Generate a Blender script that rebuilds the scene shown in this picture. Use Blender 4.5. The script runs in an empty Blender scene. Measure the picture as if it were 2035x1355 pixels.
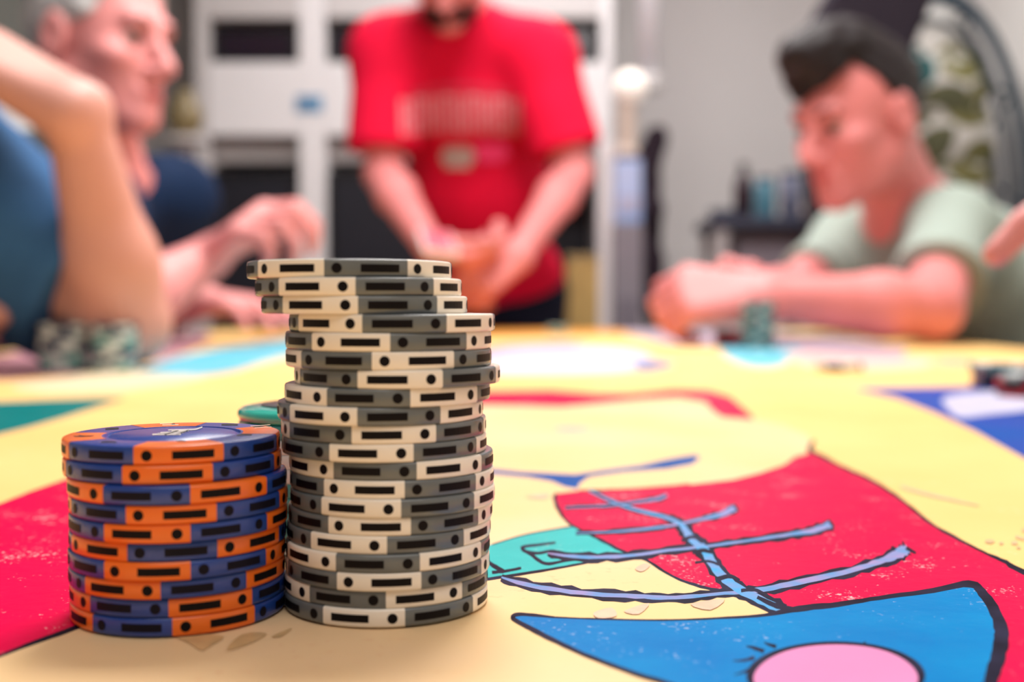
import bpy, bmesh, math, random
import numpy as np
from mathutils import Vector, Matrix
from mathutils.bvhtree import BVHTree
random.seed(7)
SC = bpy.context.scene
COL = SC.collection
PI = math.pi

# ------------------------------------------------------------------ camera
FPX, IW, IH, HZ = 2275.0, 2035.0, 1355.0, 600.0
TZ = 0.75                                   # table top height
CAM = np.array([0.0, 0.0, TZ + 0.0574])
PITCH = math.atan((IH / 2 - HZ) / FPX)
FW = np.array([0, math.cos(PITCH), -math.sin(PITCH)])
UP = np.array([0, math.sin(PITCH), math.cos(PITCH)])
cd = bpy.data.cameras.new('camera')
cam = bpy.data.objects.new('camera', cd)
COL.objects.link(cam)
cam.location = CAM
cam.rotation_euler = (PI / 2 - PITCH, 0, 0)
cd.sensor_width = 36.0
cd.lens = FPX / IW * 36.0
cd.clip_start = 0.01
cd.clip_end = 50
cd.dof.use_dof = True
cd.dof.focus_distance = 0.228
cd.dof.aperture_fstop = 9.4
SC.camera = cam

# ------------------------------------------------------------------ light
w = bpy.data.worlds.new('world')
SC.world = w
w.use_nodes = True
w.node_tree.nodes['Background'].inputs[0].default_value = (0.9, 0.95, 1.0, 1)
w.node_tree.nodes['Background'].inputs[1].default_value = 0.25


def area(name, loc, size, power, color=(1, 1, 1), rot=(0, 0, 0)):
    l = bpy.data.lights.new(name, 'AREA')
    l.shape = 'RECTANGLE'
    l.size, l.size_y = size
    l.energy = power
    l.color = color
    o = bpy.data.objects.new(name, l)
    o.location = loc
    o.rotation_euler = rot
    COL.objects.link(o)
    return o


area('ceiling_lamp_table', (0.1, 1.35, 2.44), (0.8, 1.0), 60, (1.0, 0.96, 0.93))
area('added_fill_back', (0.2, 3.0, 2.44), (1.4, 0.6), 28, (1.0, 0.96, 0.95))  # added fill for the back wall, no fixture known there
area('added_fill_front', (0.2, -0.7, 2.44), (1.4, 0.8), 15, (1.0, 0.97, 0.94))  # added fill near the camera to brighten the chip fronts
SC.view_settings.view_transform = 'Standard'
SC.view_settings.look = 'None'
SC.view_settings.gamma = 1
SC.view_settings.use_curve_mapping = False
SC.view_settings.exposure = 0.0


# ------------------------------------------------------------------ helpers
def W3(px, py, D):
    """World point seen at a photo position and depth."""
    R = np.array([1.0, 0, 0])
    return CAM + FW * D + R * ((px - IW / 2) / FPX * D) + UP * ((IH / 2 - py) / FPX * D)


def on_plane(px, py, z):
    d = FW + np.array([1.0, 0, 0]) * ((px - IW / 2) / FPX) + UP * ((IH / 2 - py) / FPX)
    t = (z - CAM[2]) / d[2]
    return CAM + d * t


def lin(c):
    c = c / 255.0
    return c / 12.92 if c <= 0.04045 else ((c + 0.055) / 1.055) ** 2.4


def rgb(r, g, b):
    return (lin(r), lin(g), lin(b), 1.0)


MATS = {}


def mat(name, col, rough=0.5, spec=0.5, vary=0.0, scale=30.0, bump=0.0, bscale=None, metal=0.0,
        wear=0.0, wscale=700.0, wcol=(250, 240, 235), coat=0.0, col2=None, emit=0.0, stretch=None):
    if name in MATS:
        return MATS[name]
    m = bpy.data.materials.new(name)
    m.use_nodes = True
    nt = m.node_tree
    b = nt.nodes['Principled BSDF']
    b.inputs['Base Color'].default_value = rgb(*col)
    b.inputs['Roughness'].default_value = rough
    b.inputs['Specular IOR Level'].default_value = spec
    b.inputs['Metallic'].default_value = metal
    b.inputs['Coat Weight'].default_value = coat
    tc = nt.nodes.new('ShaderNodeTexCoord')
    src = tc.outputs['Object']
    if stretch:
        mp = nt.nodes.new('ShaderNodeMapping')
        mp.inputs['Scale'].default_value = stretch
        nt.links.new(src, mp.inputs['Vector'])
        src = mp.outputs['Vector']
    out = None
    if vary > 0 or col2:
        n = nt.nodes.new('ShaderNodeTexNoise')
        n.inputs['Scale'].default_value = scale
        n.inputs['Detail'].default_value = 5
        nt.links.new(src, n.inputs['Vector'])
        r = nt.nodes.new('ShaderNodeValToRGB')
        c1 = rgb(*col)
        if col2:
            c2 = rgb(*col2)
        else:
            c2 = tuple(max(0, x * (1 - vary)) for x in c1[:3]) + (1,)
        r.color_ramp.elements[0].position = 0.35
        r.color_ramp.elements[1].position = 0.65
        r.color_ramp.elements[0].color = c2
        r.color_ramp.elements[1].color = c1
        nt.links.new(n.outputs['Fac'], r.inputs['Fac'])
        out = r.outputs['Color']
    if wear > 0:
        n1 = nt.nodes.new('ShaderNodeTexNoise')
        n1.inputs['Scale'].default_value = wscale
        n1.inputs['Detail'].default_value = 2
        n2 = nt.nodes.new('ShaderNodeTexNoise')
        n2.inputs['Scale'].default_value = wscale / 18
        n2.inputs['Detail'].default_value = 3
        nt.links.new(tc.outputs['Object'], n1.inputs['Vector'])
        nt.links.new(tc.outputs['Object'], n2.inputs['Vector'])
        a = nt.nodes.new('ShaderNodeMath'); a.operation = 'MULTIPLY_ADD'
        nt.links.new(n2.outputs['Fac'], a.inputs[0]); a.inputs[1].default_value = 0.7
        nt.links.new(n1.outputs['Fac'], a.inputs[2])
        r = nt.nodes.new('ShaderNodeMapRange')
        r.inputs['From Min'].default_value = 1.04
        r.inputs['From Max'].default_value = 1.16
        r.inputs['To Max'].default_value = wear
        nt.links.new(a.outputs[0], r.inputs['Value'])
        mx = nt.nodes.new('ShaderNodeMix'); mx.data_type = 'RGBA'
        nt.links.new(r.outputs[0], mx.inputs[0])
        if out:
            nt.links.new(out, mx.inputs[6])
        else:
            mx.inputs[6].default_value = rgb(*col)
        mx.inputs[7].default_value = rgb(*wcol)
        out = mx.outputs[2]
    if out:
        nt.links.new(out, b.inputs['Base Color'])
    if bump > 0:
        n = nt.nodes.new('ShaderNodeTexNoise')
        n.inputs['Scale'].default_value = bscale or scale
        n.inputs['Detail'].default_value = 4
        nt.links.new(src, n.inputs['Vector'])
        bp = nt.nodes.new('ShaderNodeBump')
        bp.inputs['Strength'].default_value = bump
        bp.inputs['Distance'].default_value = 0.01
        nt.links.new(n.outputs['Fac'], bp.inputs['Height'])
        nt.links.new(bp.outputs['Normal'], b.inputs['Normal'])
    if emit > 0:
        b.inputs['Emission Color'].default_value = rgb(*col)
        b.inputs['Emission Strength'].default_value = emit
    MATS[name] = m
    return m


def mesh(name, v, f, m, smooth=False):
    me = bpy.data.meshes.new(name)
    me.from_pydata([tuple(map(float, p)) for p in v], [], [tuple(int(i) for i in q) for q in f])
    me.materials.append(m)
    if smooth:
        me.polygons.foreach_set('use_smooth', [True] * len(me.polygons))
    me.update()
    return me


def link(name, me, parent=None, loc=None, rot=None, label=None):
    o = bpy.data.objects.new(name, me)
    COL.objects.link(o)
    if parent:
        o.parent = parent
    if loc is not None:
        o.location = tuple(float(x) for x in loc)
    if rot is not None:
        o.rotation_euler = rot
    if label:
        o['label'] = label
    return o


def tag(o, label, cat, group=None):
    o['label'] = label
    o['category'] = cat
    if group:
        o['group'] = group
    return o


def thing(name, label, cat, loc=(0, 0, 0), rotz=0, group=None):
    o = link(name, None, None, loc, (0, 0, rotz))
    return tag(o, label, cat, group)


class MB:
    """Collects boxes, tubes and lathes into one mesh."""
    def __init__(s):
        s.v, s.f = [], []

    def add(s, v, f):
        o = len(s.v)
        s.v += [tuple(p) for p in v]
        s.f += [tuple(i + o for i in q) for q in f]
        return s

    def box(s, c, d, bev=0.0):
        c = Vector(c)
        if bev <= 0:
            x, y, z = d[0] / 2, d[1] / 2, d[2] / 2
            v = [c + Vector((sx * x, sy * y, sz * z)) for sz in (-1, 1) for sy in (-1, 1) for sx in (-1, 1)]
            return s.add(v, [(0, 2, 3, 1), (4, 5, 7, 6), (0, 1, 5, 4), (2, 6, 7, 3), (0, 4, 6, 2), (1, 3, 7, 5)])
        bm = bmesh.new()
        bmesh.ops.create_cube(bm, size=1)
        for q in bm.verts:
            q.co = Vector((q.co.x * d[0], q.co.y * d[1], q.co.z * d[2]))
        bmesh.ops.bevel(bm, geom=bm.edges[:], offset=bev, segments=2, affect='EDGES', profile=0.5)
        bm.verts.index_update()
        v = [q.co + c for q in bm.verts]
        f = [[q.index for q in fa.verts] for fa in bm.faces]
        bm.free()
        return s.add(v, f)

    def tube(s, pts, r, n=10, closed=False):
        pts = [Vector(p) for p in pts]
        m = len(pts)
        rs = r if isinstance(r, (list, tuple)) else [r] * m
        v, f = [], []
        prev = None
        for i, p in enumerate(pts):
            if closed:
                t = pts[(i + 1) % m] - pts[i - 1]
            else:
                t = pts[min(i + 1, m - 1)] - pts[max(i - 1, 0)]
            t.normalize()
            a = prev if prev is not None else (Vector((0, 0, 1)) if abs(t.z) < 0.9 else Vector((1, 0, 0)))
            x = (a - t * a.dot(t)).normalized()
            prev = x
            y = t.cross(x)
            for k in range(n):
                an = 2 * PI * k / n
                v.append(p + (x * math.cos(an) + y * math.sin(an)) * rs[i])
        for i in range(m if closed else m - 1):
            for k in range(n):
                a, b = i * n + k, i * n + (k + 1) % n
                c, d = ((i + 1) % m) * n + (k + 1) % n, ((i + 1) % m) * n + k
                f.append((a, b, c, d))
        if not closed:
            f.append(tuple(range(n))[::-1])
            f.append(tuple((m - 1) * n + k for k in range(n)))
        return s.add(v, f)

    def lathe(s, prof, n=32, c=(0, 0, 0)):
        c = Vector(c)
        v, f = [], []
        m = len(prof)
        for (r, z) in prof:
            for k in range(n):
                a = 2 * PI * k / n
                v.append(c + Vector((max(r, 1e-5) * math.cos(a), max(r, 1e-5) * math.sin(a), z)))
        for i in range(m - 1):
            for k in range(n):
                f.append((i * n + k, i * n + (k + 1) % n, (i + 1) * n + (k + 1) % n, (i + 1) * n + k))
        f.append(tuple(range(n))[::-1])
        f.append(tuple((m - 1) * n + k for k in range(n)))
        return s.add(v, f)

    def ell(s, c, r, n=20, m=12):
        prof = [(math.sin(PI * i / m), -math.cos(PI * i / m)) for i in range(m + 1)]
        v, f = [], []
        for (q, z) in prof:
            for k in range(n):
                a = 2 * PI * k / n
                v.append((c[0] + r[0] * max(q, 1e-4) * math.cos(a), c[1] + r[1] * max(q, 1e-4) * math.sin(a), c[2] + r[2] * z))
        for i in range(m):
            for k in range(n):
                f.append((i * n + k, i * n + (k + 1) % n, (i + 1) * n + (k + 1) % n, (i + 1) * n + k))
        return s.add(v, f)

    def build(s, name, m, parent=None, smooth=False, loc=None, label=None, rot=None):
        return link(name, mesh(name, s.v, s.f, m, smooth), parent, loc, rot, label)


def struct(name, mb, m):
    o = mb.build(name, m)
    o['kind'] = 'structure'
    return o


# ------------------------------------------------------------------ materials
WALL = mat('wall_paint', (205, 202, 202), 0.8, 0.3, 0.04, 3.0)
WALLR = mat('wall_paint_light', (232, 230, 226), 0.8, 0.3, 0.03, 3.0)
WHITE = mat('white_lacquer', (226, 224, 226), 0.45, 0.4, 0.03, 4.0)
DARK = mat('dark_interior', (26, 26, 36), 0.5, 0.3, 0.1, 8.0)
BLACK = mat('black_plastic', (14, 14, 20), 0.35, 0.4)
FLOOR = mat('floor_boards', (120, 92, 70), 0.5, 0.4, 0.3, 6.0, stretch=(1, 8, 1))
CEIL = mat('ceiling_paint', (235, 233, 230), 0.9, 0.2, 0.02, 3.0)

# ------------------------------------------------------------------ room shell
XL, XR, YF, YB, ZC = -2.4, 1.56, -2.0, 4.25, 2.5
struct('floor', MB().box(((XL + XR) / 2, (YF + YB) / 2, -0.05), (XR - XL + .2, YB - YF + .2, 0.1)), FLOOR)
struct('ceiling', MB().box(((XL + XR) / 2, (YF + YB) / 2, ZC + 0.05), (XR - XL + .2, YB - YF + .2, 0.1)), CEIL)
struct('wall_back', MB().box(((XL + XR) / 2, YB + 0.05, ZC / 2), (XR - XL + .2, 0.1, ZC)), WALL)
struct('wall_front', MB().box(((XL + XR) / 2, YF - 0.05, ZC / 2), (XR - XL + .2, 0.1, ZC)), WALL)
struct('wall_left', MB().box((XL - 0.05, (YF + YB) / 2, ZC / 2), (0.1, YB - YF, ZC)), WALL)
struct('wall_right', MB().box((XR + 0.05, (YF + YB) / 2, ZC / 2), (0.1, YB - YF, ZC)), WALLR)
struct('baseboard_back', MB().box(((XL + XR) / 2, YB - 0.0075, 0.05), (XR - XL, 0.015, 0.1)), WHITE)

# ------------------------------------------------------------------ table and its painting
TX0, TX1, TY0, TY1 = -0.60, 0.63, -0.16, 2.36
table = thing('painted_table', 'long table with a brightly painted top of faces and shapes in yellow, red and blue',
              'table', ((TX0 + TX1) / 2, (TY0 + TY1) / 2, 0))
TO = np.array([(TX0 + TX1) / 2, (TY0 + TY1) / 2, 0.0])
YEL = mat('paint_yellow', (240, 203, 134), 0.36, 0.02, 0.10, 9.0, wear=0.25, wscale=500, bump=0.02, bscale=120, col2=(240, 193, 122))
CREAM = mat('paint_cream', (238, 204, 162), 0.36, 0.02, 0.1, 11.0, wear=0.3, wscale=420, wcol=(222, 160, 120), bump=0.02, bscale=120, col2=(234, 200, 142))
RED = mat('paint_red', (222, 6, 72), 0.36, 0.02, 0.12, 26.0, wear=0.55, wscale=1100, bump=0.03, bscale=200)
BLUE = mat('paint_blue', (0, 134, 196), 0.36, 0.02, 0.0, 26.0, wear=0.4, wscale=1000, bump=0.03, bscale=200, col2=(0, 112, 182))
MOUTH = mat('paint_mouth_blue', (4, 82, 158), 0.40, 0.02, 0.15, 60.0)
TEAL = mat('paint_teal', (62, 186, 186), 0.36, 0.02, 0.12, 40.0, wear=0.4, wscale=1000, bump=0.02, bscale=200)
PINK = mat('paint_pink', (216, 138, 184), 0.40, 0.02, 0.05, 40.0)
INK = mat('paint_black', (22, 20, 38), 0.40, 0.02, 0.0, 80.0, col2=(40, 40, 64))
BONE = mat('paint_bone_blue', (90, 146, 198), 0.40, 0.02, 0.0, 130.0, col2=(158, 140, 188))
SPINE = mat('paint_spine_blue', (70, 160, 214), 0.40, 0.02, 0.0, 160.0, col2=(120, 150, 200))
GREEN = mat('paint_green', (14, 116, 116), 0.40, 0.02, 0.15, 20.0)
ROYAL = mat('paint_royal_blue', (18, 76, 162), 0.40, 0.02, 0.0, 14.0, col2=(52, 66, 160))
LAV = mat('paint_lavender', (190, 190, 214), 0.40, 0.02, 0.1, 20.0)
CYAN = mat('paint_cyan', (66, 168, 192), 0.40, 0.02, 0.0, 14.0, col2=(120, 186, 202))
MAUVE = mat('paint_mauve', (176, 130, 140), 0.40, 0.02, 0.1, 20.0)
ORANGE_P = mat('paint_orange', (232, 164, 80), 0.40, 0.02, 0.1, 20.0)
PALE = mat('paint_pale', (222, 206, 172), 0.40, 0.02, 0.1, 20.0)
STAIN_REFL = mat('paint_stain_reflection', (220, 184, 132), 0.4, 0.4, 0.2, 200.0)  # brown of the specks and of the painted stack reflections
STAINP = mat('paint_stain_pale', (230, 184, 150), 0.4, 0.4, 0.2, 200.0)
WOOD = mat('table_wood', (140, 96, 60), 0.5, 0.4, 0.25, 10.0, stretch=(1, 6, 1))

MB().box((0, 0, TZ - 0.0179), (TX1 - TX0, TY1 - TY0, 0.035), 0.004).build('tabletop', YEL, table, label='glossy yellow painted tabletop')
for sx in (-1, 1):
    for sy in (-1, 1):
        b = MB()
        c = Vector((sx * 0.55, sy * 1.16, 0))
        v = []
        for z, h in ((0, 0.026), (TZ - 0.036, 0.036)):
            v += [(c.x - h, c.y - h, z), (c.x + h, c.y - h, z), (c.x + h, c.y + h, z), (c.x - h, c.y + h, z)]
        b.add(v, [(3, 2, 1, 0), (4, 5, 6, 7), (0, 1, 5, 4), (1, 2, 6, 5), (2, 3, 7, 6), (3, 0, 4, 7)])
        b.build('leg', WOOD, table)
b = MB()
for sx in (-1, 1):
    b.box((sx * 0.55, 0, TZ - 0.085), (0.022, 2.26, 0.095))
for sy in (-1, 1):
    b.box((0, sy * 1.16, TZ - 0.085), (1.1, 0.022, 0.095))
b.build('apron', WOOD, table)

LAYER = [0]
STROKE = 8.5


def catmull(pts, n=4, closed=False):
    P = [np.array(p, float) for p in pts]
    m = len(P)
    out = []
    rng = range(m if closed else m - 1)
    for i in rng:
        if closed:
            a, b_, c, d = P[i - 1], P[i], P[(i + 1) % m], P[(i + 2) % m]
        else:
            a, b_, c, d = P[max(i - 1, 0)], P[i], P[i + 1], P[min(i + 2, m - 1)]
        for k in range(n):
            t = k / n
            out.append(0.5 * ((2 * b_) + (c - a) * t + (2 * a - 5 * b_ + 4 * c - d) * t * t + (3 * b_ - a - 3 * c + d) * t ** 3))
    if not closed:
        out.append(P[-1])
    return out


def crop7(pts):
    k = 1095 / 2035
    return [(940 + p[0] * k, 720 + p[1] * k) + tuple(p[2:]) for p in pts]


def clampT(p):
    return (min(max(p[0], TX0 + .004), TX1 - .004), min(max(p[1], TY0 + .004), TY1 - .004))


def patch(pts, m, label, smooth=0, name='painted_patch', z=None):
    LAYER[0] += 1
    zz = TZ - .0004 + LAYER[0] * 4.0e-6
    if smooth:
        pts = catmull(pts, smooth, True)
    P = [on_plane(p[0], p[1], TZ) for p in pts]
    P = [clampT(p) for p in P]
    bm = bmesh.new()
    vs = [bm.verts.new((p[0] - TO[0], p[1] - TO[1], zz)) for p in P]
    f = bm.faces.new(vs)
    f.normal_update()
    if f.normal.z < 0:
        f.normal_flip()
    bmesh.ops.triangulate(bm, faces=[f])
    me = bpy.data.meshes.new(name)
    bm.to_mesh(me)
    bm.free()
    me.materials.append(m)
    return link(name, me, table, label=label)


def stroke_mesh(pts, zz, plane, org, n=5, rough=0.0):
    """Painted ribbon along points (x, y, brush width), laid on the horizontal plane."""
    C = catmull(pts, n)
    v, f = [], []
    for i, p in enumerate(C):
        t = C[min(i + 1, len(C) - 1)][:2] - C[max(i - 1, 0)][:2]
        t = t / (np.linalg.norm(t) + 1e-12)
        nrm = np.array([-t[1], t[0]])
        h = p[2] * STROKE
        ha, hb = h * (1 + rough * random.uniform(-1, 1)), h * (1 + rough * random.uniform(-1, 1))
        for q in (p[:2] + nrm * ha, p[:2] - nrm * hb):
            w_ = on_plane(q[0], q[1], plane)
            v.append((w_[0] - org[0], w_[1] - org[1], zz - org[2]))
        if i:
            k = 2 * i
            f.append((k - 2, k - 1, k + 1, k))
    return v, f


def stroke(lines, m, label=None, name='painted_stroke', n=5, rough=0.12):
    LAYER[0] += 1
    for pts in lines:
        v, f = stroke_mesh(pts, TZ - .0004 + LAYER[0] * 4.0e-6, TZ, TO, n, rough)
        link(name, mesh(name, v, f, m), table, label=label)
        LAYER[0] += .25


# far bands of colour
patch([(1000, 648), (1260, 642), (1330, 660), (1200, 668), (980, 672), (600, 690), (500, 665), (760, 652)], ORANGE_P, 'orange painted band at the far end', 3)
patch([(250, 744), (330, 715), (400, 698), (560, 672), (720, 658), (720, 690), (561, 709), (472, 735), (384, 746)], CYAN, 'light blue painted wedge', 2)
patch([(-60, 690), (100, 660), (330, 655), (420, 668), (370, 700), (290, 722), (150, 745), (-100, 752)], MAUVE, 'mauve patch at the left, painted reflection of the arm', 2)  # reflection of the arm, painted in mauve
patch([(140, 748), (220, 728), (300, 742), (420, 748), (250, 775), (90, 778), (20, 765)], PALE, 'pale cream painted patch', 2)
patch([(-300, 790), (0, 797), (118, 792), (207, 789), (252, 789), (207, 803), (133, 826), (59, 847), (0, 861), (-200, 912)], GREEN, 'dark green painted wedge')
patch([(880, 700), (1010, 683), (1120, 678), (1180, 682), (1120, 694), (1000, 704), (900, 712)], MAUVE, 'mauve painted sliver')
patch([(960, 704), (1060, 690), (1180, 690), (1262, 696), (1300, 712), (1310, 728), (1220, 738), (1080, 742), (940, 738)], LAV, 'pale lavender painted patch', 2)
patch([(1262, 722), (1300, 712), (1345, 722), (1310, 735), (1268, 738)], mat('paint_slate', (120, 120, 160), 0.35), 'slate painted tip', 2)
patch([(1230, 655), (1330, 648), (1480, 655), (1640, 668), (1800, 690), (1760, 716), (1640, 706), (1500, 694), (1400, 688), (1310, 680)], mat('paint_grey_mauve', (186, 168, 186), 0.35), 'grey mauve painted band', 2)
patch([(1430, 690), (1500, 684), (1590, 692), (1570, 716), (1540, 728), (1490, 727), (1450, 712)], CYAN, 'small light blue painted patch', 2)
patch([(1560, 700), (1700, 706), (1850, 712), (1830, 730), (1700, 735), (1600, 726)], mat('paint_rose', (226, 190, 180), 0.35), 'pale rose painted patch', 2)
patch([(1845, 716), (1890, 710), (1940, 716), (1930, 726), (1870, 726)], mat('paint_mint', (120, 172, 150), 0.35), 'mint painted spot', 2)
patch([(1690, 770), (1800, 769), (1940, 767), (2300, 770), (2300, 1050), (2035, 908), (1940, 856), (1860, 819), (1784, 790)], ROYAL, 'royal blue painted wedge at the right')
patch([(1874, 790), (1935, 778), (2060, 775), (2120, 795), (2040, 814), (1962, 823), (1908, 828), (1885, 812)], LAV, 'white painted scrawl on royal blue', 3)

# cream face and foreground
patch([(520, 860), (600, 820), (700, 812), (970, 804), (1118, 807), (1198, 800), (1277, 792), (1350, 788), (1403, 798), (1440, 824), (1500, 832),
       (1560, 843), (1600, 860), (1617, 880), (1606, 900), (1570, 935), (1640, 1100), (1900, 1500), (1400, 1900), (200, 1900), (-900, 1700),
       (-160, 1360), (0, 1299), (150, 1245), (330, 1160), (480, 1000)], CREAM, 'cream painted face and chest')
patch([(500, 845), (560, 812), (700, 788), (970, 776), (1092, 774), (1187, 781), (1256, 781), (1340, 772), (1409, 774), (1451, 787), (1488, 819), (1500, 833),
       (1435, 827), (1414, 813), (1403, 798), (1350, 788), (1277, 792), (1198, 800), (1118, 807), (970, 803), (700, 818), (560, 850), (520, 872)], RED, 'red painted hair band')
patch([(1098, 851), (1125, 845), (1165, 847), (1172, 853), (1130, 857)], mat('paint_eye_teal', (110, 176, 160), 0.35), 'teal painted eye', 3)
patch([(-420, 1230), (-100, 1045), (0, 998), (60, 974), (130, 950), (260, 905), (420, 960), (330, 1160), (150, 1242), (0, 1297), (-160, 1358), (-600, 1520)], RED, 'red painted patch at the left')
stroke([[(-160, 1362, .35), (0, 1299, .35), (80, 1268, .5), (150, 1243, .55), (330, 1160, .5)]], INK, 'black painted edge of the left red patch')

# mouth / moustache
patch([(900, 925), (986, 931), (1037, 936), (1085, 938), (1144, 941), (1198, 933), (1274, 923), (1317, 913), (1354, 906), (1384, 902), (1391, 908),
       (1376, 920), (1327, 929), (1241, 935), (1171, 945), (1152, 958), (1147, 969), (1123, 965), (1096, 954), (1048, 946), (986, 940), (900, 936)], MOUTH, 'blue painted moustache curve')

# teal corner with strokes
patch(crop7([(-200, 760), (65, 668), (200, 630), (370, 600), (402, 603), (440, 625), (520, 665), (592, 696), (560, 706), (400, 736), (250, 766), (65, 796), (-200, 850)]), TEAL, 'teal painted panel')
# red dress
dress = crop7([(1250, 322), (1230, 335), (1190, 345), (1150, 375), (1060, 405), (960, 430), (800, 448), (640, 462), (480, 470), (390, 470), (310, 480),
               (300, 500), (318, 540), (350, 585), (420, 625), (480, 655), (560, 695), (640, 725), (720, 775), (800, 810), (900, 835), (985, 845),
               (1045, 860), (1100, 900), (1160, 915), (1300, 890), (1500, 866), (1700, 840), (1830, 815), (1700, 1000), (1800, 1300), (2300, 1500), (2800, 1300),
               (2400, 930), (2035, 772), (1900, 703), (1800, 652), (1690, 592), (1580, 502), (1470, 432), (1380, 391), (1290, 345)])
patch(dress, RED, 'red painted dress')
stroke([crop7([(310, 478, .3), (302, 500, .5), (318, 540, .45), (350, 585, .3), (420, 625, .3), (480, 655, .35), (560, 695, .35), (640, 724, .3), (720, 775, .3), (800, 810, .35), (900, 835, .35), (985, 846, .3)]),
        crop7([(1262, 285, .3), (1250, 300, .5), (1248, 325, .6), (1290, 345, .45), (1380, 391, .4), (1470, 432, .4), (1580, 502, .4), (1690, 590, .35), (1800, 652, .35), (1900, 703, .3), (1960, 728, .5), (2035, 770, .6), (2400, 930, .6)]),
        crop7([(390, 470, .2), (480, 468, .2), (640, 460, .15), (800, 446, .15)])],
       INK, 'black painted edge of the red dress', 'painted_outline', rough=.25)
stroke([crop7([(40, 798, .3), (65, 793, .35), (250, 765, .3), (400, 738, .25), (560, 706, .25), (640, 690, .2)]),
        crop7([(70, 668, .15), (200, 630, .15), (370, 600, .15)]),
        crop7([(305, 661, .25), (240, 669, .3), (180, 679, .4), (215, 705, .4), (268, 738, .4), (340, 728, .3), (430, 716, .25)]),
        crop7([(185, 690, .25), (240, 700, .35), (300, 690, .25), (350, 712, .3)]),
        crop7([(40, 720, .4), (75, 745, .5), (115, 768, .5)]), crop7([(70, 770, .4), (115, 766, .35), (178, 754, .3)]),
        ], INK, 'black painted letter strokes on teal', 'painted_lettering')

# fishbone
ribs = [
    [(340, 532, .10), (480, 526, .16), (600, 512, .22), (680, 500, .3), (716, 486, .3)],
    [(380, 626, .12), (520, 621, .2), (680, 606, .3), (760, 592, .28), (860, 571, .42), (930, 552, .65), (974, 530, .75)],
    [(275, 700, .12), (400, 714, .42), (560, 711, .38), (720, 690, .3), (850, 676, .28), (1000, 656, .3), (1150, 634, .4), (1260, 616, .65), (1325, 592, .8)],
    [(105, 789, .2), (220, 821, .55), (400, 846, .5), (600, 859, .5), (750, 863, .5), (900, 850, .35), (1050, 836, .55), (1200, 808, .6), (1400, 763, .6), (1520, 724, .8), (1580, 698, 1.2), (1606, 684, 1.1)],
]
spine = [(430, 470, .22), (560, 528, .35), (680, 560, .42), (760, 588, .55), (800, 640, 1.1), (850, 685, 1.2), (900, 758, 1.2), (960, 818, 1.15), (1060, 872, 1.1), (1150, 912, 1.1)]
stroke([crop7([(x, y, h + (.45 if i < 2 else .70)) for (x, y, h) in r]) for i, r in enumerate(ribs)], INK, 'black painted edges of the fishbone ribs', 'painted_outline', rough=.3)
stroke([crop7([(x, y, h + (.35 if x < 750 else .8)) for (x, y, h) in spine])], INK, 'black painted edge of the fishbone spine', 'painted_outline', rough=.25)
for r in ribs:
    stroke([crop7(r)], BONE, 'pale blue painted rib', rough=.2)
stroke([crop7([(x, y, h * .85) for (x, y, h) in spine])], SPINE, 'blue painted fishbone spine', rough=.2)
stroke([crop7([(770, 655, .5), (812, 640, .4), (850, 660, .45)]), crop7([(810, 700, .4), (850, 690, .5), (890, 700, .3)]), crop7([(905, 795, .5), (950, 785, .5), (985, 800, .3)]),
        crop7([(990, 838, .4), (1040, 835, .4), (1075, 850, .3)]), crop7([(820, 735, .3), (870, 730, .3), (915, 745, .3)]),
        crop7([(1545, 676, .4), (1560, 688, .4)]), crop7([(1600, 680, .5), (1636, 700, .3)]), crop7([(1318, 582, .4), (1334, 606, .3)]), crop7([(966, 522, .35), (982, 546, .3)])],
       INK, 'black painted knots on the fishbone', 'painted_outline')

# blue crescent with pink circle
cres = crop7([(145, 936), (182, 924), (300, 934), (480, 941), (700, 945), (900, 938), (1080, 926), (1200, 905), (1350, 888), (1500, 864), (1700, 838), (1832, 812),
              (1880, 845), (1928, 920), (1950, 1000), (1938, 1080), (1905, 1180), (1880, 1300), (1500, 1420), (1000, 1290), (750, 1190), (620, 1150), (480, 1100), (360, 1050), (250, 996), (190, 965)])
patch(cres, BLUE, 'blue painted crescent')
stroke([crop7([(300, 936, .25), (180, 925, .4), (146, 937, .5), (190, 965, .5), (250, 996, .55), (360, 1050, .45), (480, 1100, .45), (620, 1150, .5), (750, 1190, .5), (1000, 1290, .5)]),
        crop7([(180, 926, .3), (300, 936, .2), (480, 943, .2), (700, 947, .2), (900, 940, .25), (1080, 928, .4), (1200, 905, .75), (1350, 889, .6), (1500, 865, .5), (1700, 838, .6), (1830, 813, .8),
               (1880, 845, 1.0), (1930, 920, 1.3), (1952, 1000, 1.7), (1940, 1080, 1.8), (1910, 1180, 1.7), (1880, 1300, 1.6)]),
        crop7([(1050, 862, .4), (1110, 890, .6), (1180, 906, .6), (1240, 900, .3)])],
       INK, 'black painted edge of the blue crescent', 'painted_outline')
cc = crop7([(1340, 1152)])[0]
circ = [(cc[0] + 163 * math.cos(a) * (1 + .03 * math.sin(3 * a)), cc[1] + 62 * math.sin(a)) for a in [2 * PI * k / 28 for k in range(28)]]
big = [(cc[0] + 178 * math.cos(a), cc[1] + 68.5 * math.sin(a)) for a in [2 * PI * k / 28 for k in range(28)]]
patch(big, INK, 'black painted ring of the pink circle', 2)
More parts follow.
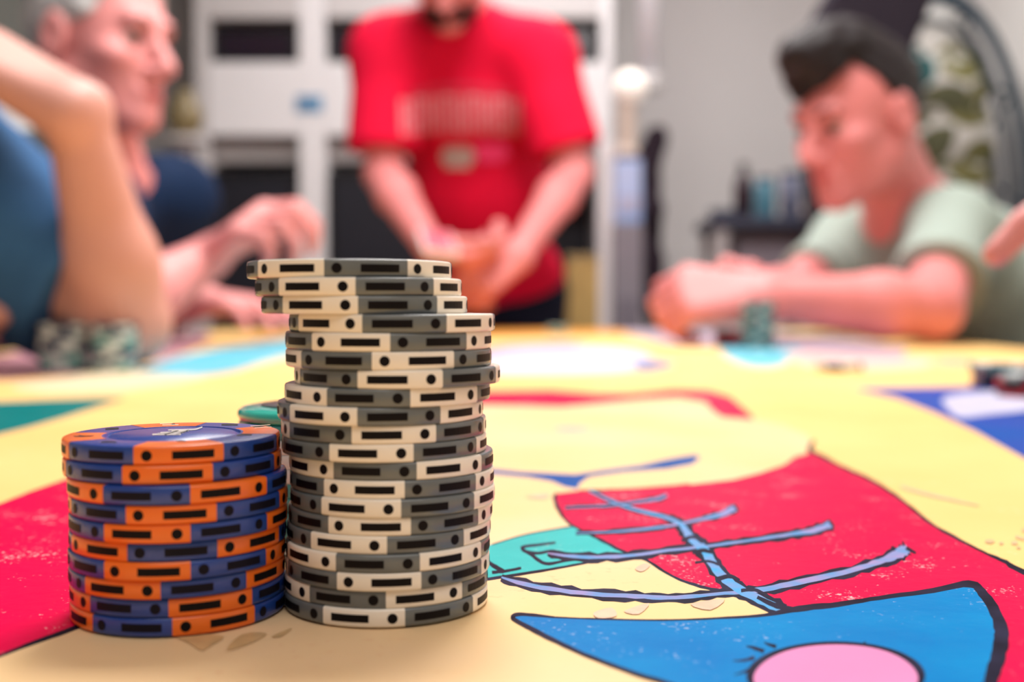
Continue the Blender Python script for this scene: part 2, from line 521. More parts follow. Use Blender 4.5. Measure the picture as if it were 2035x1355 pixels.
stroke([crop7([(1075, 1062, .55), (1040, 1050, .4), (1010, 1042, .15)]), crop7([(1040, 1085, .5), (1000, 1095, .3), (960, 1096, .1)]), crop7([(1030, 1125, .5), (1000, 1138, .3), (965, 1148, .1)]),
        crop7([(1120, 1045, .5), (1090, 1036, .3), (1075, 1028, .1)]), crop7([(1400, 1042, .5), (1435, 1036, .3), (1452, 1026, .1)]), crop7([(1530, 1072, .5), (1565, 1075, .3), (1592, 1072, .1)]),
        crop7([(1640, 1140, .4), (1665, 1130, .1)])], INK, 'black painted lashes round the circle', 'painted_outline')
patch(circ, PINK, 'pink painted circle', 2)
# small stains and marks; brown reflections of the stacks painted at their bases
stroke([[(1790, 965, .25), (1850, 982, .3), (1945, 1003, .12)]], STAINP, 'faint brown smear')
stroke([[(1958, 1073, .3), (1968, 1074, .5), (1976, 1073, .2)], [(1986, 1077, .3), (1994, 1077, .3)], [(2010, 1076, .4), (2022, 1076, .5)], [(2018, 1064, .3), (2036, 1069, .4)],
        [(2020, 1086, .2), (2028, 1086, .3)], [(2030, 1052, .4), (2042, 1050, .4)]], STAIN_REFL, 'brown specks on the yellow', n=2)
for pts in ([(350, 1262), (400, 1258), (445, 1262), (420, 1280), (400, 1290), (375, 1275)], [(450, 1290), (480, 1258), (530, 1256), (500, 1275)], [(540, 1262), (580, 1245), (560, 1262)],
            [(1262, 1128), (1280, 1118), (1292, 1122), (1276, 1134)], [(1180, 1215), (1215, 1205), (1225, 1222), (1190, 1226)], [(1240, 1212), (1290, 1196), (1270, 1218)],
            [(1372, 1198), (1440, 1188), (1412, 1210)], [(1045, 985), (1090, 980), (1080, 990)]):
    patch(pts, STAINP if pts[0][0] > 600 else STAIN_REFL, 'pale brown stain and painted stack reflection', 3, 'painted_stain_reflection')

# ------------------------------------------------------------------ poker chips
CR, CT = 0.0194, 0.00322
PITCHZ = 0.00325
SEC = PI / 4


def chip_profile(off=0.0, inner=None):
    h = CT / 2 + off
    R = CR + off
    bv = 0.00042
    top = [(R, 0.0), (R, h - bv), (R - bv * .3, h - bv * .3), (R - bv, h)]
    return top


def chip_body(name, m):
    h = CT / 2
    t = chip_profile()
    up = [(0.0, h - .00006), (.0112, h - .00006), (.0115, h - .0004), (.0119, h - .0004), (.0122, h)]
    prof = up + t[::-1]
    low = [(r, -z) for (r, z) in prof[::-1]][1:]
    prof = prof + low
    return mesh(name, *(lambda b_: (b_.v, b_.f))(MB().lathe(prof[::-1], 72)), m, False)


def chip_spot(name, m, off=3e-5):
    t = chip_profile(off)
    h = CT / 2 + off
    prof = [(.0125, h - off * 3)] + [(.0127, h)] + t[::-1]
    prof = prof + [(r, -z) for (r, z) in prof[::-1]][1:]
    n = 10
    v, f = [], []
    for i in range(n + 1):
        a = -SEC / 2 + SEC * i / n
        for (r, z) in prof:
            v.append((r * math.cos(a), r * math.sin(a), z))
    q = len(prof)
    for i in range(n):
        for k in range(q - 1):
            f.append((i * q + k, i * q + k + 1, (i + 1) * q + k + 1, (i + 1) * q + k))
    return mesh(name, v, f, m, False)


def rim_bar(name, m):
    a0, a1 = -SEC / 2 + SEC * .42, -SEC / 2 + SEC * .885
    R = CR + 7e-5
    v, f = [], []
    n = 6
    for i in range(n + 1):
        a = a0 + (a1 - a0) * i / n
        for z in (-.00070, .00070):
            v.append((R * math.cos(a), R * math.sin(a), z))
    for i in range(n):
        f.append((2 * i, 2 * i + 2, 2 * i + 3, 2 * i + 1))
    return mesh(name, v, f, m)


def rim_dot(name, m):
    ac = -SEC / 2 + SEC * .145
    R = CR + 7e-5
    v, f = [], []
    n = 18
    for k in range(n):
        t = 2 * PI * k / n
        a = ac + .00092 * math.cos(t) / R
        v.append((R * math.cos(a), R * math.sin(a), .00092 * math.sin(t)))
    f.append(tuple(range(n)))
    return mesh(name, v, f, m)


def edge_smooth(me):
    me.polygons.foreach_set('use_smooth', [True] * len(me.polygons))
    try:
        me.set_sharp_from_angle(angle=math.radians(50))
    except Exception:
        pass
    return me


CH_W = mat('chip_white', (242, 234, 220), 0.27, 0.6, 0.05, 300.0, bump=0.02, bscale=1500)
CH_G = mat('chip_grey', (104, 110, 112), 0.27, 0.6, 0.08, 300.0, bump=0.02, bscale=1500)
CH_B = mat('chip_blue', (30, 66, 150), 0.27, 0.6, 0.08, 300.0, bump=0.05, bscale=1800)
CH_O = mat('chip_orange', (240, 112, 26), 0.27, 0.6, 0.06, 300.0, bump=0.02, bscale=1500)
CH_K = mat('chip_mark_black', (9, 5, 9), 0.5, 0.15, 0.0)
CH_N = mat('chip_mark_navy', (14, 12, 28), 0.5, 0.15, 0.0)
CH_T = mat('chip_teal', (70, 150, 148), 0.4, 0.45, 0.08, 300.0)
CH_TW = mat('chip_pale', (206, 216, 214), 0.4, 0.45, 0.05, 300.0)
CH_NV = mat('chip_navy', (30, 44, 78), 0.4, 0.45, 0.05, 300.0)
CH_BK = mat('chip_black', (20, 22, 26), 0.35, 0.5, 0.05, 300.0)
CH_R = mat('chip_red', (190, 10, 40), 0.4, 0.45, 0.05, 300.0)
CH_Y = mat('chip_yellow', (236, 190, 40), 0.4, 0.45, 0.05, 300.0)


def chip_kind(kind, body, spot, mark_s, mark_b):
    d = {'body': edge_smooth(chip_body(kind + '_chip', body)), 'spot': edge_smooth(chip_spot('edge_spot', spot))}
    d['bs'], d['ds'] = rim_bar('edge_bar', mark_s), rim_dot('edge_dot', mark_s)
    d['bb'], d['db'] = rim_bar('edge_bar', mark_b), rim_dot('edge_dot', mark_b)
    return d


K_W = chip_kind('white', CH_G, CH_W, CH_K, CH_K)
K_B = chip_kind('blue', CH_B, CH_O, CH_K, CH_N)
K_T = chip_kind('teal', CH_T, CH_TW, CH_K, CH_K)
K_P = chip_kind('pale', CH_TW, CH_NV, CH_K, CH_K)
K_N = chip_kind('navy', CH_NV, CH_TW, CH_K, CH_K)
K_K = chip_kind('black', CH_BK, CH_R, CH_K, CH_K)
K_Y = chip_kind('yellow', CH_Y, CH_TW, CH_K, CH_K)
K_RD = chip_kind('red', CH_R, CH_BK, CH_K, CH_K)
K_S = chip_kind('slate', CH_G, CH_T, CH_K, CH_K)


def chip(K, x, y, z, ang, flip, label, group, marks=True, tilt=0.0, cat='poker chip'):
    o = link('poker_chip', K['body'], None, (x, y, z), (PI if flip else tilt, 0, math.radians(ang)))
    tag(o, label, cat, group)
    for k in range(4):
        s = link('edge_spot', K['spot'], o, None, (0, 0, k * PI / 2))
        if marks:
            link('edge_bar', K['bs'], s)
            link('edge_dot', K['ds'], s)
            link('edge_bar', K['bb'], o, None, (0, 0, k * PI / 2 + SEC))
            link('edge_dot', K['db'], o, None, (0, 0, k * PI / 2 + SEC))
    return o


ORD = ['topmost', 'second from the top', 'third from the top', 'fourth from the top', 'fifth from the top', 'sixth from the top', 'seventh from the top',
       'eighth from the top', 'ninth from the top', 'tenth from the top', 'eleventh from the top', 'twelfth from the top', 'thirteenth from the top',
       'fourteenth from the top', 'fifteenth from the top', 'sixteenth from the top', 'seventeenth from the top', 'eighteenth from the top', 'nineteenth from the top', 'lowest']
WCH = [(-30.97, 219.84, -28.1, 0), (-29.08, 218.6, -17.0, 1), (-27.98, 218.63, -19.0, 1), (-22.67, 218.0, -32.5, 1), (-23.4, 218.0, -15.9, 0), (-23.36, 218.0, 19.6, 0), (-21.74, 218.0, 7.0, 1), (-23.62, 218.0, 40.1, 1), (-24.98, 218.0, -28.3, 1), (-24.44, 218.67, 11.8, 1), (-24.35, 218.79, -1.3, 1), (-23.08, 219.29, 41.4, 1), (-22.94, 219.25, -10.4, 0), (-22.78, 218.73, -12.6, 1), (-23.25, 219.18, -6.3, 0), (-23.56, 219.15, -17.8, 1), (-23.72, 218.7, -44.9, 1), (-23.77, 218.78, 0.9, 0), (-24.12, 219.46, 28.1, 1), (-24.16, 219.19, -6.8, 1)]
BCH = [(-62.72, 212.13, 19.3, 0), (-62.4, 211.62, 12.8, 0), (-61.22, 210.53, 43.8, 1), (-61.14, 210.94, 11.3, 0), (-61.28, 211.23, -1.6, 1), (-61.68, 212.19, -32.8, 0), (-61.88, 212.16, -0.8, 0), (-62.09, 212.78, -15.4, 1), (-62.13, 213.4, 33.0, 1), (-62.15, 213.49, 34.7, 0)]
for i, (x, y, a, fl) in enumerate(WCH):
    z = TZ + (len(WCH) - 1 - i) * PITCHZ + CT / 2
    pos = ORD[i] if i < 19 else 'lowest'
    chip(K_W, x / 1000, y / 1000, z, a, fl, f'white and grey poker chip, {pos} of the tall front stack', 'white and grey chips of the tall stack')
for i, (x, y, a, fl) in enumerate(BCH):
    z = TZ + (len(BCH) - 1 - i) * (PITCHZ + .00006) + CT / 2
    pos = ORD[i] if i < 9 else 'lowest'
    o = chip(K_B, x / 1000 - .0002, y / 1000, z, a, fl, f'blue and orange poker chip, {pos} of the low front stack', 'blue and orange chips of the low stack')
    if i == 0:
        topchip = o
# foil lettering and small marks on the top blue chip
FOIL = mat('silver_foil', (226, 226, 222), 0.3, 0.6, metal=0.3)
ztop = topchip.location.z + CT / 2
k = 470 / 2035


def ct(pts):
    return [(110 + p[0] * k, 820 + p[1] * k, p[2]) for p in pts]


def chip_strokes(lines, m, name, label, dz):
    b_ = MB()
    for l in lines:
        v, f = stroke_mesh([(a, b2, c * (.75 if m is FOIL else .38)) for a, b2, c in ct(l)], ztop + dz, ztop, np.array([0, 0, 0]), 3)
        b_.add(v, f)
    R = Matrix.Rotation(-topchip.rotation_euler.z, 4, 'Z')
    v = [R @ (Vector(p) - topchip.location) for p in b_.v]
    link(name, mesh(name, v, b_.f, m), topchip, label=label)


chip_strokes([[(835, 189, .18), (870, 186, .22), (1080, 186, .2)], [(880, 180, .15), (1000, 177, .22), (1100, 172, .15)], [(905, 171, .15), (1010, 168, .2), (1120, 164, .15)],
              [(1000, 160, .15), (1080, 158, .2), (1150, 154, .15)], [(970, 149, .15), (1090, 147, .2), (1200, 143, .2), (1240, 132, .2), (1264, 124, .18)],
              [(940, 190, .12), (1000, 170, .12), (1060, 152, .12)], [(1040, 188, .12), (1100, 168, .12), (1150, 148, .12)]], FOIL, 'foil_lettering', 'silver foil script on the chip face', 2e-5)
chip_strokes([[(160, 205, .25), (230, 206, .3), (330, 199, .2)], [(200, 196, .15), (260, 203, .2), (310, 205, .15)],
              [(1040, 246, .2), (1085, 244, .35), (1125, 247, .25)], [(1000, 100, .3), (1030, 99, .3)], [(1700, 124, .15), (1740, 121, .35), (1800, 118, .12)]], CH_K, 'face_mark', 'dark marks on the orange spots', 6e-5)
chip_strokes([[(1680, 117, .12), (1850, 106, .14)], [(1715, 133, .12), (1860, 124, .14)], [(900, 96, .2), (1010, 92, .14)], [(920, 108, .2), (1060, 105, .2)]], mat('chip_cream', (246, 214, 180), 0.4), 'face_line', 'pale lines on the orange spots', 6e-5)
chip_strokes([[(430, 142, .5), (490, 138, .6), (545, 136, .5)], [(390, 256, .4), (450, 252, .5), (525, 256, .4)], [(1560, 196, .4), (1620, 190, .5), (1690, 192, .4)], [(1430, 104, .5), (1500, 103, .6), (1570, 104, .5)]], CH_N, 'face_mark', 'navy marks on the blue fields', 4e-5)

# teal stack hidden behind, with the glossy button on it
tx, ty = on_plane(637, 825, TZ + .0305)[0], 0.276
tx = (637 - IW / 2) / FPX * ty
for i in range(9):
    z = TZ + i * PITCHZ + CT / 2
    chip(K_T, tx, ty, z, 13 * i, i % 2, 'teal chip of the stack behind the front stacks, ' + (ORD[8 - i] if i else 'lowest'), 'teal chips behind the front stacks', marks=False)
bz = TZ + 9 * PITCHZ
btn = thing('dealer_button', 'glossy teal round button with a dark label behind the blue and white stacks', 'button', (tx, ty, bz))
GLOSS = mat('teal_resin', (40, 186, 170), 0.08, 0.6, 0.06, 300, coat=0.5)
prof = [(0, 0), (.0182, 0), (.0194, .0006), (.0198, .0016), (.0195, .0025), (.0186, .0031), (.0168, .0034), (.0100, .0036), (.004, .0036), (0, .0036)]
edge_smooth(MB().lathe(prof, 64).build('button_body', GLOSS, btn).data)
b = MB()
b.lathe([(0, .0035), (.0142, .0035), (.0142, .0037), (.0139, .0038), (0, .0038)], 40)
b.build('button_label', mat('button_label_dark', (44, 58, 62), 0.2, 0.5), btn, True, label='dark round label')
b = MB()
for kx in range(-4, 5):
    b.tube([(kx * .0018 - .001, -.009 + .0006 * (kx % 2), .0039), (kx * .0018, -.0075 - .0008 * (kx % 3), .0039), (kx * .0018 + .0012, -.0088, .0039)], .00016, 6)
    b.tube([(kx * .0018 - .001, .002 + .0006 * (kx % 2), .0039), (kx * .0018, .0035 - .0008 * (kx % 3), .0039), (kx * .0018 + .0012, .0022, .0039)], .00016, 6)
b.build('label_script', FOIL, btn, label='pale script on the label')


def chip_stack(px, ybase, n, kinds, label, group, jit=.0012, dx=0):
    p = on_plane(px, ybase, TZ)
    cy = p[1] + CR
    cx = (px - IW / 2) / FPX * cy
    for i in range(n):
        K = kinds[i % len(kinds)] if isinstance(kinds, list) else kinds(i)
        chip(K, cx + random.uniform(-jit, jit), cy + random.uniform(-jit, jit), TZ + i * PITCHZ + CT / 2, random.uniform(0, 90), i % 2,
             f'{label}, {ORD[n - 1 - i] if i else "lowest"}', group, marks=False)


chip_stack(125, 738, 12, lambda i: K_P if i > 3 else K_T, 'chip in the left blurred stack beside the bent elbow', 'chips of the left far stack')
chip_stack(226, 738, 12, lambda i: K_N if i in (2, 3, 4, 5) else (K_T if i < 9 else K_P), 'chip in the right blurred stack beside the bent elbow', 'chips of the right far stack')
chip_stack(1507, 694, 18, lambda i: K_S if i % 3 else K_P, 'teal and grey chip before the sage shirt', 'chips in front of the sage shirt')
chip_stack(1448, 686, 6, lambda i: K_K, 'dark chip of the low stack added for the shade by the clasped hands', 'low dark chips added for the shade by the clasped hands')  # dark stack added to stand for the shade beside the taller one
chip_stack(1668, 738, 2, lambda i: K_P, 'pale chip of a pair lying on the yellow, centre right', 'pale chips lying in the right half')
chip_stack(1992, 774, 5, lambda i: [K_K, K_N, K_K, K_S, K_P][i], 'chip of the short stack on the blue wedge', 'short stack on the blue wedge')
chip_stack(2052, 790, 4, lambda i: [K_K, K_RD, K_RD, K_P][i], 'black and red chip at the right edge', 'short black and red stack')
chip_stack(1108, 664, 4, lambda i: K_T, 'teal chip of the low far stack before the red shirt', 'teal chips in front of the man in red')

# ------------------------------------------------------------------ figures: signed distance fields meshed by surface nets
def norm(a):
    a = np.array(a, float)
    return a / np.linalg.norm(a)


def smin(a, b_, k):
    h = np.maximum(k - np.abs(a - b_), 0) / k
    return np.minimum(a, b_) - h * h * k * 0.25


class Field:
    def __init__(s, lo, hi, h):
        s.lo, s.h = np.array(lo, float), h
        s.n = np.ceil((np.array(hi) - s.lo) / h).astype(int) + 1
        s.v = np.full(tuple(s.n), 1.0, np.float32)

    def blk(s, lo, hi):
        i0 = np.clip(np.floor((np.array(lo) - s.lo) / s.h).astype(int), 0, s.n)
        i1 = np.clip(np.ceil((np.array(hi) - s.lo) / s.h).astype(int) + 1, 0, s.n)
        if np.any(i1 <= i0):
            return None
        X, Y, Z = [(s.lo[a] + s.h * np.arange(i0[a], i1[a])).astype(np.float32) for a in range(3)]
        sl = tuple(slice(i0[a], i1[a]) for a in range(3))
        return sl, X[:, None, None], Y[None, :, None], Z[None, None, :]

    def _put(s, sl, d, k, sub):
        if sub:
            s.v[sl] = -smin(-s.v[sl], d, k)
        else:
            s.v[sl] = smin(s.v[sl], d.astype(np.float32), k)

    def cone(s, a, b_, ra, rb, k=.02, cut=None, sub=False):
        a, b_ = np.array(a, float), np.array(b_, float)
        m = max(ra, rb) + k + 3 * s.h
        q = s.blk(np.minimum(a, b_) - m, np.maximum(a, b_) + m)
        if q is None:
            return s
        sl, X, Y, Z = q
        d = b_ - a
        L2 = float(d @ d) + 1e-12
        px, py, pz = X - a[0], Y - a[1], Z - a[2]
        t = np.clip((px * d[0] + py * d[1] + pz * d[2]) / L2, 0, 1)
        r = ra + (rb - ra) * t
        D = np.sqrt((px - t * d[0]) ** 2 + (py - t * d[1]) ** 2 + (pz - t * d[2]) ** 2) - r
        if cut is not None:                       # flat end at b
            u = d / math.sqrt(L2)
            D = np.maximum(D, (X - b_[0]) * u[0] + (Y - b_[1]) * u[1] + (Z - b_[2]) * u[2] + cut)
        s._put(sl, D, k, sub)
        return s

    def ell(s, c, r, R=None, k=.02, sub=False):
        c, r = np.array(c, float), np.array(r, float)
        R = np.eye(3) if R is None else R       # columns: local axes
        e = np.abs(R) @ r + k + 3 * s.h
        q = s.blk(c - e, c + e)
        if q is None:
            return s
        sl, X, Y, Z = q
        x, y, z = X - c[0], Y - c[1], Z - c[2]
        k0 = 0
        k1 = 0
        for a in range(3):
            l = x * R[0, a] + y * R[1, a] + z * R[2, a]
            k0 = k0 + (l / r[a]) ** 2
            k1 = k1 + (l / r[a] ** 2) ** 2
        k0, k1 = np.sqrt(k0), np.sqrt(k1) + 1e-9
        s._put(sl, k0 * (k0 - 1) / k1, k, sub)
        return s

    def plane(s, c, n):
        """Keeps the side the normal points away from."""
        q = s.blk(s.lo, s.lo + s.h * s.n)
        sl, X, Y, Z = q
        s.v = np.maximum(s.v, ((X - c[0]) * n[0] + (Y - c[1]) * n[1] + (Z - c[2]) * n[2]).astype(np.float32))
        return s

    def folds(s, amp, f, seed=0):
        q = s.blk(s.lo, s.lo + s.h * s.n)
        sl, X, Y, Z = q
        r = random.Random(seed)
        for i in range(4):
            a = [r.uniform(-1, 1) * f for _ in range(3)]
            ph = r.uniform(0, 6)
            g = X * a[0] + Y * a[1] + Z * a[2] * .7 + ph
            s.v += np.asarray(amp * np.sin(g + 1.3 * np.sin(g * .43 + Z * f * .5)), np.float32)
        return s

    def mesh(s, name, m):
        v = s.v
        S = v < 0
        n = v.shape
        c = np.zeros(tuple(x - 1 for x in n), np.int8)
        for i in (0, 1):
            for j in (0, 1):
                for k in (0, 1):
                    c += S[i:n[0] - 1 + i, j:n[1] - 1 + j, k:n[2] - 1 + k]
        I = np.argwhere((c > 0) & (c < 8))
        vid = np.full(c.shape, -1, np.int32)
        vid[I[:, 0], I[:, 1], I[:, 2]] = np.arange(len(I))
        cor = [(i, j, k) for i in (0, 1) for j in (0, 1) for k in (0, 1)]
        V = {q: v[I[:, 0] + q[0], I[:, 1] + q[1], I[:, 2] + q[2]] for q in cor}
        acc = np.zeros((len(I), 3))
        cnt = np.zeros(len(I))
        for q in cor:
            for a in range(3):
                if q[a] == 0:
                    q2 = list(q); q2[a] = 1; q2 = tuple(q2)
                    va, vb = V[q], V[q2]
                    mk = (va < 0) != (vb < 0)
                    t = np.where(mk, va / np.where(mk, va - vb, 1), 0)
                    p = np.tile(np.array(q, float), (len(I), 1))
                    p[:, a] += t
                    acc += p * mk[:, None]
                    cnt += mk
        P = s.lo + s.h * (I + acc / cnt[:, None])
        F = []
        for a in range(3):
            b1, b2 = (a + 1) % 3, (a + 2) % 3
            A = [slice(None)] * 3; B = [slice(None)] * 3
            A[a] = slice(0, -1); B[a] = slice(1, None)
            dif = S[tuple(A)] != S[tuple(B)]
            E = np.argwhere(dif)
            E = E[(E[:, b1] > 0) & (E[:, b2] > 0) & (E[:, b1] < n[b1] - 1) & (E[:, b2] < n[b2] - 1)]
            ins = S[E[:, 0], E[:, 1], E[:, 2]]
            def g(o1, o2):
                T = E.copy(); T[:, b1] += o1; T[:, b2] += o2
                return vid[T[:, 0], T[:, 1], T[:, 2]]
            Q = np.stack([g(-1, -1), g(0, -1), g(0, 0), g(-1, 0)], 1)
            Q[~ins] = Q[~ins][:, ::-1]
            F.append(Q)
        F = np.concatenate(F)
        me = bpy.data.meshes.new(name)
        me.vertices.add(len(P)); me.vertices.foreach_set('co', P.astype(np.float32).ravel())
        me.loops.add(len(F) * 4); me.loops.foreach_set('vertex_index', F.astype(np.int32).ravel())
        me.polygons.add(len(F))
        me.polygons.foreach_set('loop_start', np.arange(0, len(F) * 4, 4, dtype=np.int32))
        me.polygons.foreach_set('use_smooth', np.ones(len(F), bool))
        me.update(calc_edges=True)
        me.materials.append(m)
        return me


def head_frame(f, roll=0.0):
    f = norm(f)
    u = np.array([0, 0, 1.0]) - f * f[2]
    u = norm(u)
    r = np.cross(f, u)
    c, s_ = math.cos(roll), math.sin(roll)
    return f, u * c + r * s_, r * c - u * s_


def add_head(F, H):
    f, u, r = H['f'], H['u'], H['r']
    s = H.get('s', 1.0)
    O = np.array(H['o'])
    R = np.stack([r, f, u], 1)
    L = lambda x, y, z: O + s * (r * x + f * y + u * z)
    F.ell(L(0, -.014, .030), np.array((.075, .097, .087)) * s, R, .02)
    F.ell(L(0, .028, -.035), np.array((.062, .062, .085)) * s, R, .03)
    for q in (-1, 1):
        F.cone(L(q * .052, -.005, -.06), L(q * .012, .066, -.100), .020 * s, .019 * s, .025)
        F.ell(L(q * .043, .058, -.024), np.array((.022, .022, .016)) * s, R, .02)
    F.ell(L(0, .078, -.100), np.array((.022, .016, .016)) * s, R, .02)
    F.cone(L(-.032, .078, .024), L(.032, .078, .024), .013 * s, .013 * s, .016)
    F.cone(L(0, .088, .008), L(0, .112, -.033), .008 * s, .0125 * s, .012)
    for q in (-1, 1):
        F.ell(L(q * .012, .098, -.039), np.array((.009, .011, .008)) * s, R, .008)
        F.ell(L(q * .032, .094, .0), np.array((.015, .014, .010)) * s, R, .012, sub=True)
        F.ell(L(q * .079, -.012, -.008), np.array((.009, .021, .033)) * s, R, .010)
        F.ell(L(q * .088, -.008, -.006), np.array((.006, .011, .018)) * s, R, .006, sub=True)
    F.cone(L(-.018, .084, -.066), L(.018, .084, -.066), .0075 * s, .0075 * s, .01)
    F.cone(L(-.016, .083, -.077), L(.016, .083, -.077), .0085 * s, .0085 * s, .01)
    F.cone(L(0, -.03, -.05), H['neck'], .057 * s, .062 * s, .03)


def add_hand(F, wr, d, n, thumbdir, curl=(20, 35, 25), s=1.0, thumb=(.5, .75, .35), spread=3.0):
    wr, d = np.array(wr, float), norm(d)
    n = np.array(n, float)
    n = norm(n - d * (n @ d))
    t = np.cross(d, n)
    t = t * (1 if t @ np.array(thumbdir, float) > 0 else -1)
    fing = [(.029, .090, (.042, .026, .021)), (.010, .094, (.046, .030, .022)), (-.010, .090, (.043, .028, .022)), (-.028, .081, (.034, .021, .019))]
    for i, (o, kd, seg) in enumerate(fing):
        kn = wr + s * (d * kd + t * o)
        F.cone(wr + t * o * .55 * s, kn, .0155 * s, .0118 * s, .018)
        a = 0
        p = kn
        rr = (.0098, .0088, .0080, .0070)
        sp = math.radians((1.5 - i) * spread)
        for j, l in enumerate(seg):
            a += math.radians((curl[i][j] if isinstance(curl[0], tuple) else curl[j] + 3 * i))
            q = p + s * l * (math.cos(a) * (d * math.cos(sp) + t * math.sin(sp)) + math.sin(a) * n)
            F.cone(p, q, rr[j] * s, rr[j + 1] * s, .003)
            p = q
    p = wr + s * (d * .022 + t * .022 + n * .006)
    dr = norm(d * thumb[0] + t * thumb[1] + n * thumb[2])
    for j, (l, r0, r1) in enumerate(((.045, .0145, .0115), (.034, .0108, .0098), (.027, .0096, .0078))):
        q = p + s * l * dr
        F.cone(p, q, r0 * s, r1 * s, .010 if j == 0 else .003)
        p = q
        dr = norm(dr + d * .35 + n * .25)


def person(label, J, skin, shirt, trousers, hair=None, brow=None, sleeve=.62, seated=True, h=.0036, cuff=.058, shoes=None, fold=(.0016, 26), slim=1.0, eyes=True):
    N = lambda k: np.array(J[k], float)
    neck, pel = N('neck'), N('pelvis')
    up = norm(neck - pel)
    r = N('shR') - N('shL')
    r = norm(r - up * (r @ up))
    fw = np.cross(up, r)
    R = np.stack([r, fw, up], 1)
    ln = np.linalg.norm(neck - pel)
    H = J['head']
    H['neck'] = neck
    T = lambda x, y, z: pel + r * x + fw * y + up * z * ln

    def torso(F, g):
        F.ell(T(0, 0, .70), np.array((.165 * slim + g, .115 * slim + g, .25 * ln + g)), R, .04)
        F.ell(T(0, .015, .36), np.array((.158 * slim + g, .122 * slim + g, .26 * ln + g)), R, .05)
        F.ell(T(0, 0, .05), np.array((.166 * slim + g, .12 * slim + g, .20 * ln + g)), R, .05)
        for q in ('L', 'R'):
            F.cone(neck - up * .035, N('sh' + q), .05 + g, .058 + g, .05)

    # skin: one continuous body with arms and hands
    keys = ['neck', 'pelvis', 'shL', 'shR', 'elL', 'elR', 'wrL', 'wrR']
    pts = np.array([N(k) for k in keys] + [H['o'] + H['u'] * .13, H['o'] - H['u'] * .13] + [N('wr' + q) + norm(J['hand' + q]['d']) * .19 for q in 'LR'])
    F = Field(pts.min(0) - .14, pts.max(0) + .14, h)
    torso(F, 0)
    for q in 'LR':
        ar = J.get('arm', 1.0)
        F.cone(N('sh' + q), N('el' + q), .050 * ar, .039 * ar, .04)
        mid = N('el' + q) + (N('wr' + q) - N('el' + q)) * .3
        F.cone(N('el' + q), mid, .038 * ar, .041 * ar, .02)
        F.cone(mid, N('wr' + q), .041 * ar, .027 * ar, .02)
        hd = J['hand' + q]
        add_hand(F, N('wr' + q), hd['d'], hd['n'], hd['t'], hd.get('curl', (20, 35, 25)), hd.get('s', 1.0), hd.get('thumb', (.5, .75, .35)))
    add_head(F, H)
    body = link('person', F.mesh('person', skin))
    tag(body, label, 'person')
    # shirt
    F = Field(np.array([N(k) for k in keys[:6]]).min(0) - .2, np.array([N(k) for k in keys[:6]]).max(0) + .2, .006)
    torso(F, .011)
    for q in 'LR':
        end = N('sh' + q) + (N('el' + q) - N('sh' + q)) * sleeve
        F.cone(N('sh' + q), end, J.get('slv', .064), cuff, .05, cut=0.0)
    if fold:
        F.folds(fold[0], fold[1], len(label))
    hem = pel - up * J.get('hem', .06)
    F.plane(hem, -up)
    F.ell(neck + up * .045 + fw * .01, (.076, .070, .062), R, .01, sub=True)
    sh = link('shirt', F.mesh('shirt', shirt), body, label=J['shirt_label'])
    # trousers and shoes
    kn, an = ('knL', 'knR'), ('anL', 'anR')
    P = np.array([N(k) for k in kn + an] + [pel])
    F = Field(P.min(0) - .26, P.max(0) + .22, .011)
    F.ell(T(0, 0, 0), np.array((.172, .128, .15)), R, .04)
    for q in 'LR':
        hp = pel + r * (.09 if q == 'R' else -.09) - up * .03
        F.cone(hp, N('kn' + q), .088, .066, .04)
        F.cone(N('kn' + q), N('an' + q), .066, .048, .03)
    F.plane(pel + up * .11, up)
    link('trousers', F.mesh('trousers', trousers), body)
    for q in 'LR':
        a = N('an' + q)
        df = norm([J['toe'][0], J['toe'][1], 0])
        b_ = MB()
        F = Field(a - .3, a + .3, .01)
        F.cone([a[0], a[1], .05], np.array([a[0], a[1], .045]) + df * .15, .044, .036, .03)
        F.cone([a[0], a[1], .05], [a[0], a[1], .10], .042, .042, .03)
        F.plane([0, 0, .004], [0, 0, -1])
        link('shoe', F.mesh('shoe', shoes or BLACK), body)
    # face pieces
    f, u, rr, O, s = H['f'], H['u'], H['r'], np.array(H['o']), H.get('s', 1.0)
    L = lambda x, y, z: O + s * (rr * x + f * y + u * z)
    if eyes:
        for q in (-1, 1):
            e = MB().ell(L(q * .032, .0735, .0), (.0118 * s,) * 3, 16, 10).build('eye', EYE, body, True)
            MB().ell(L(q * .032, .0775, -.0015), (.0086 * s,) * 3, 12, 8).build('iris', IRIS, e, True)
            MB().tube([L(q * .018, .0840, .002), L(q * .031, .0868, .0045), L(q * .045, .078, .001)], [.0016 * s, .0030 * s, .0014 * s], 6).build('eyelashes', LASH, body, True)
            MB().tube([L(q * .014, .090, .021), L(q * .030, .091, .027), L(q * .048, .078, .022)], [.0035 * s, .0045 * s, .0025 * s], 8).build('eyebrow', brow or hair, body, True)
    b_ = MB()
    b_.tube([L(-.024, .078, -.071), L(-.010, .0905, -.0675), L(0, .0915, -.0685), L(.010, .0905, -.0675), L(.024, .078, -.071)], [.003 * s, .0052 * s, .005 * s, .0052 * s, .003 * s], 8)
    b_.tube([L(-.022, .078, -.0735), L(0, .0905, -.0785), L(.022, .078, -.0735)], [.003 * s, .006 * s, .003 * s], 8)
    b_.build('lips', LIPS, body, True)
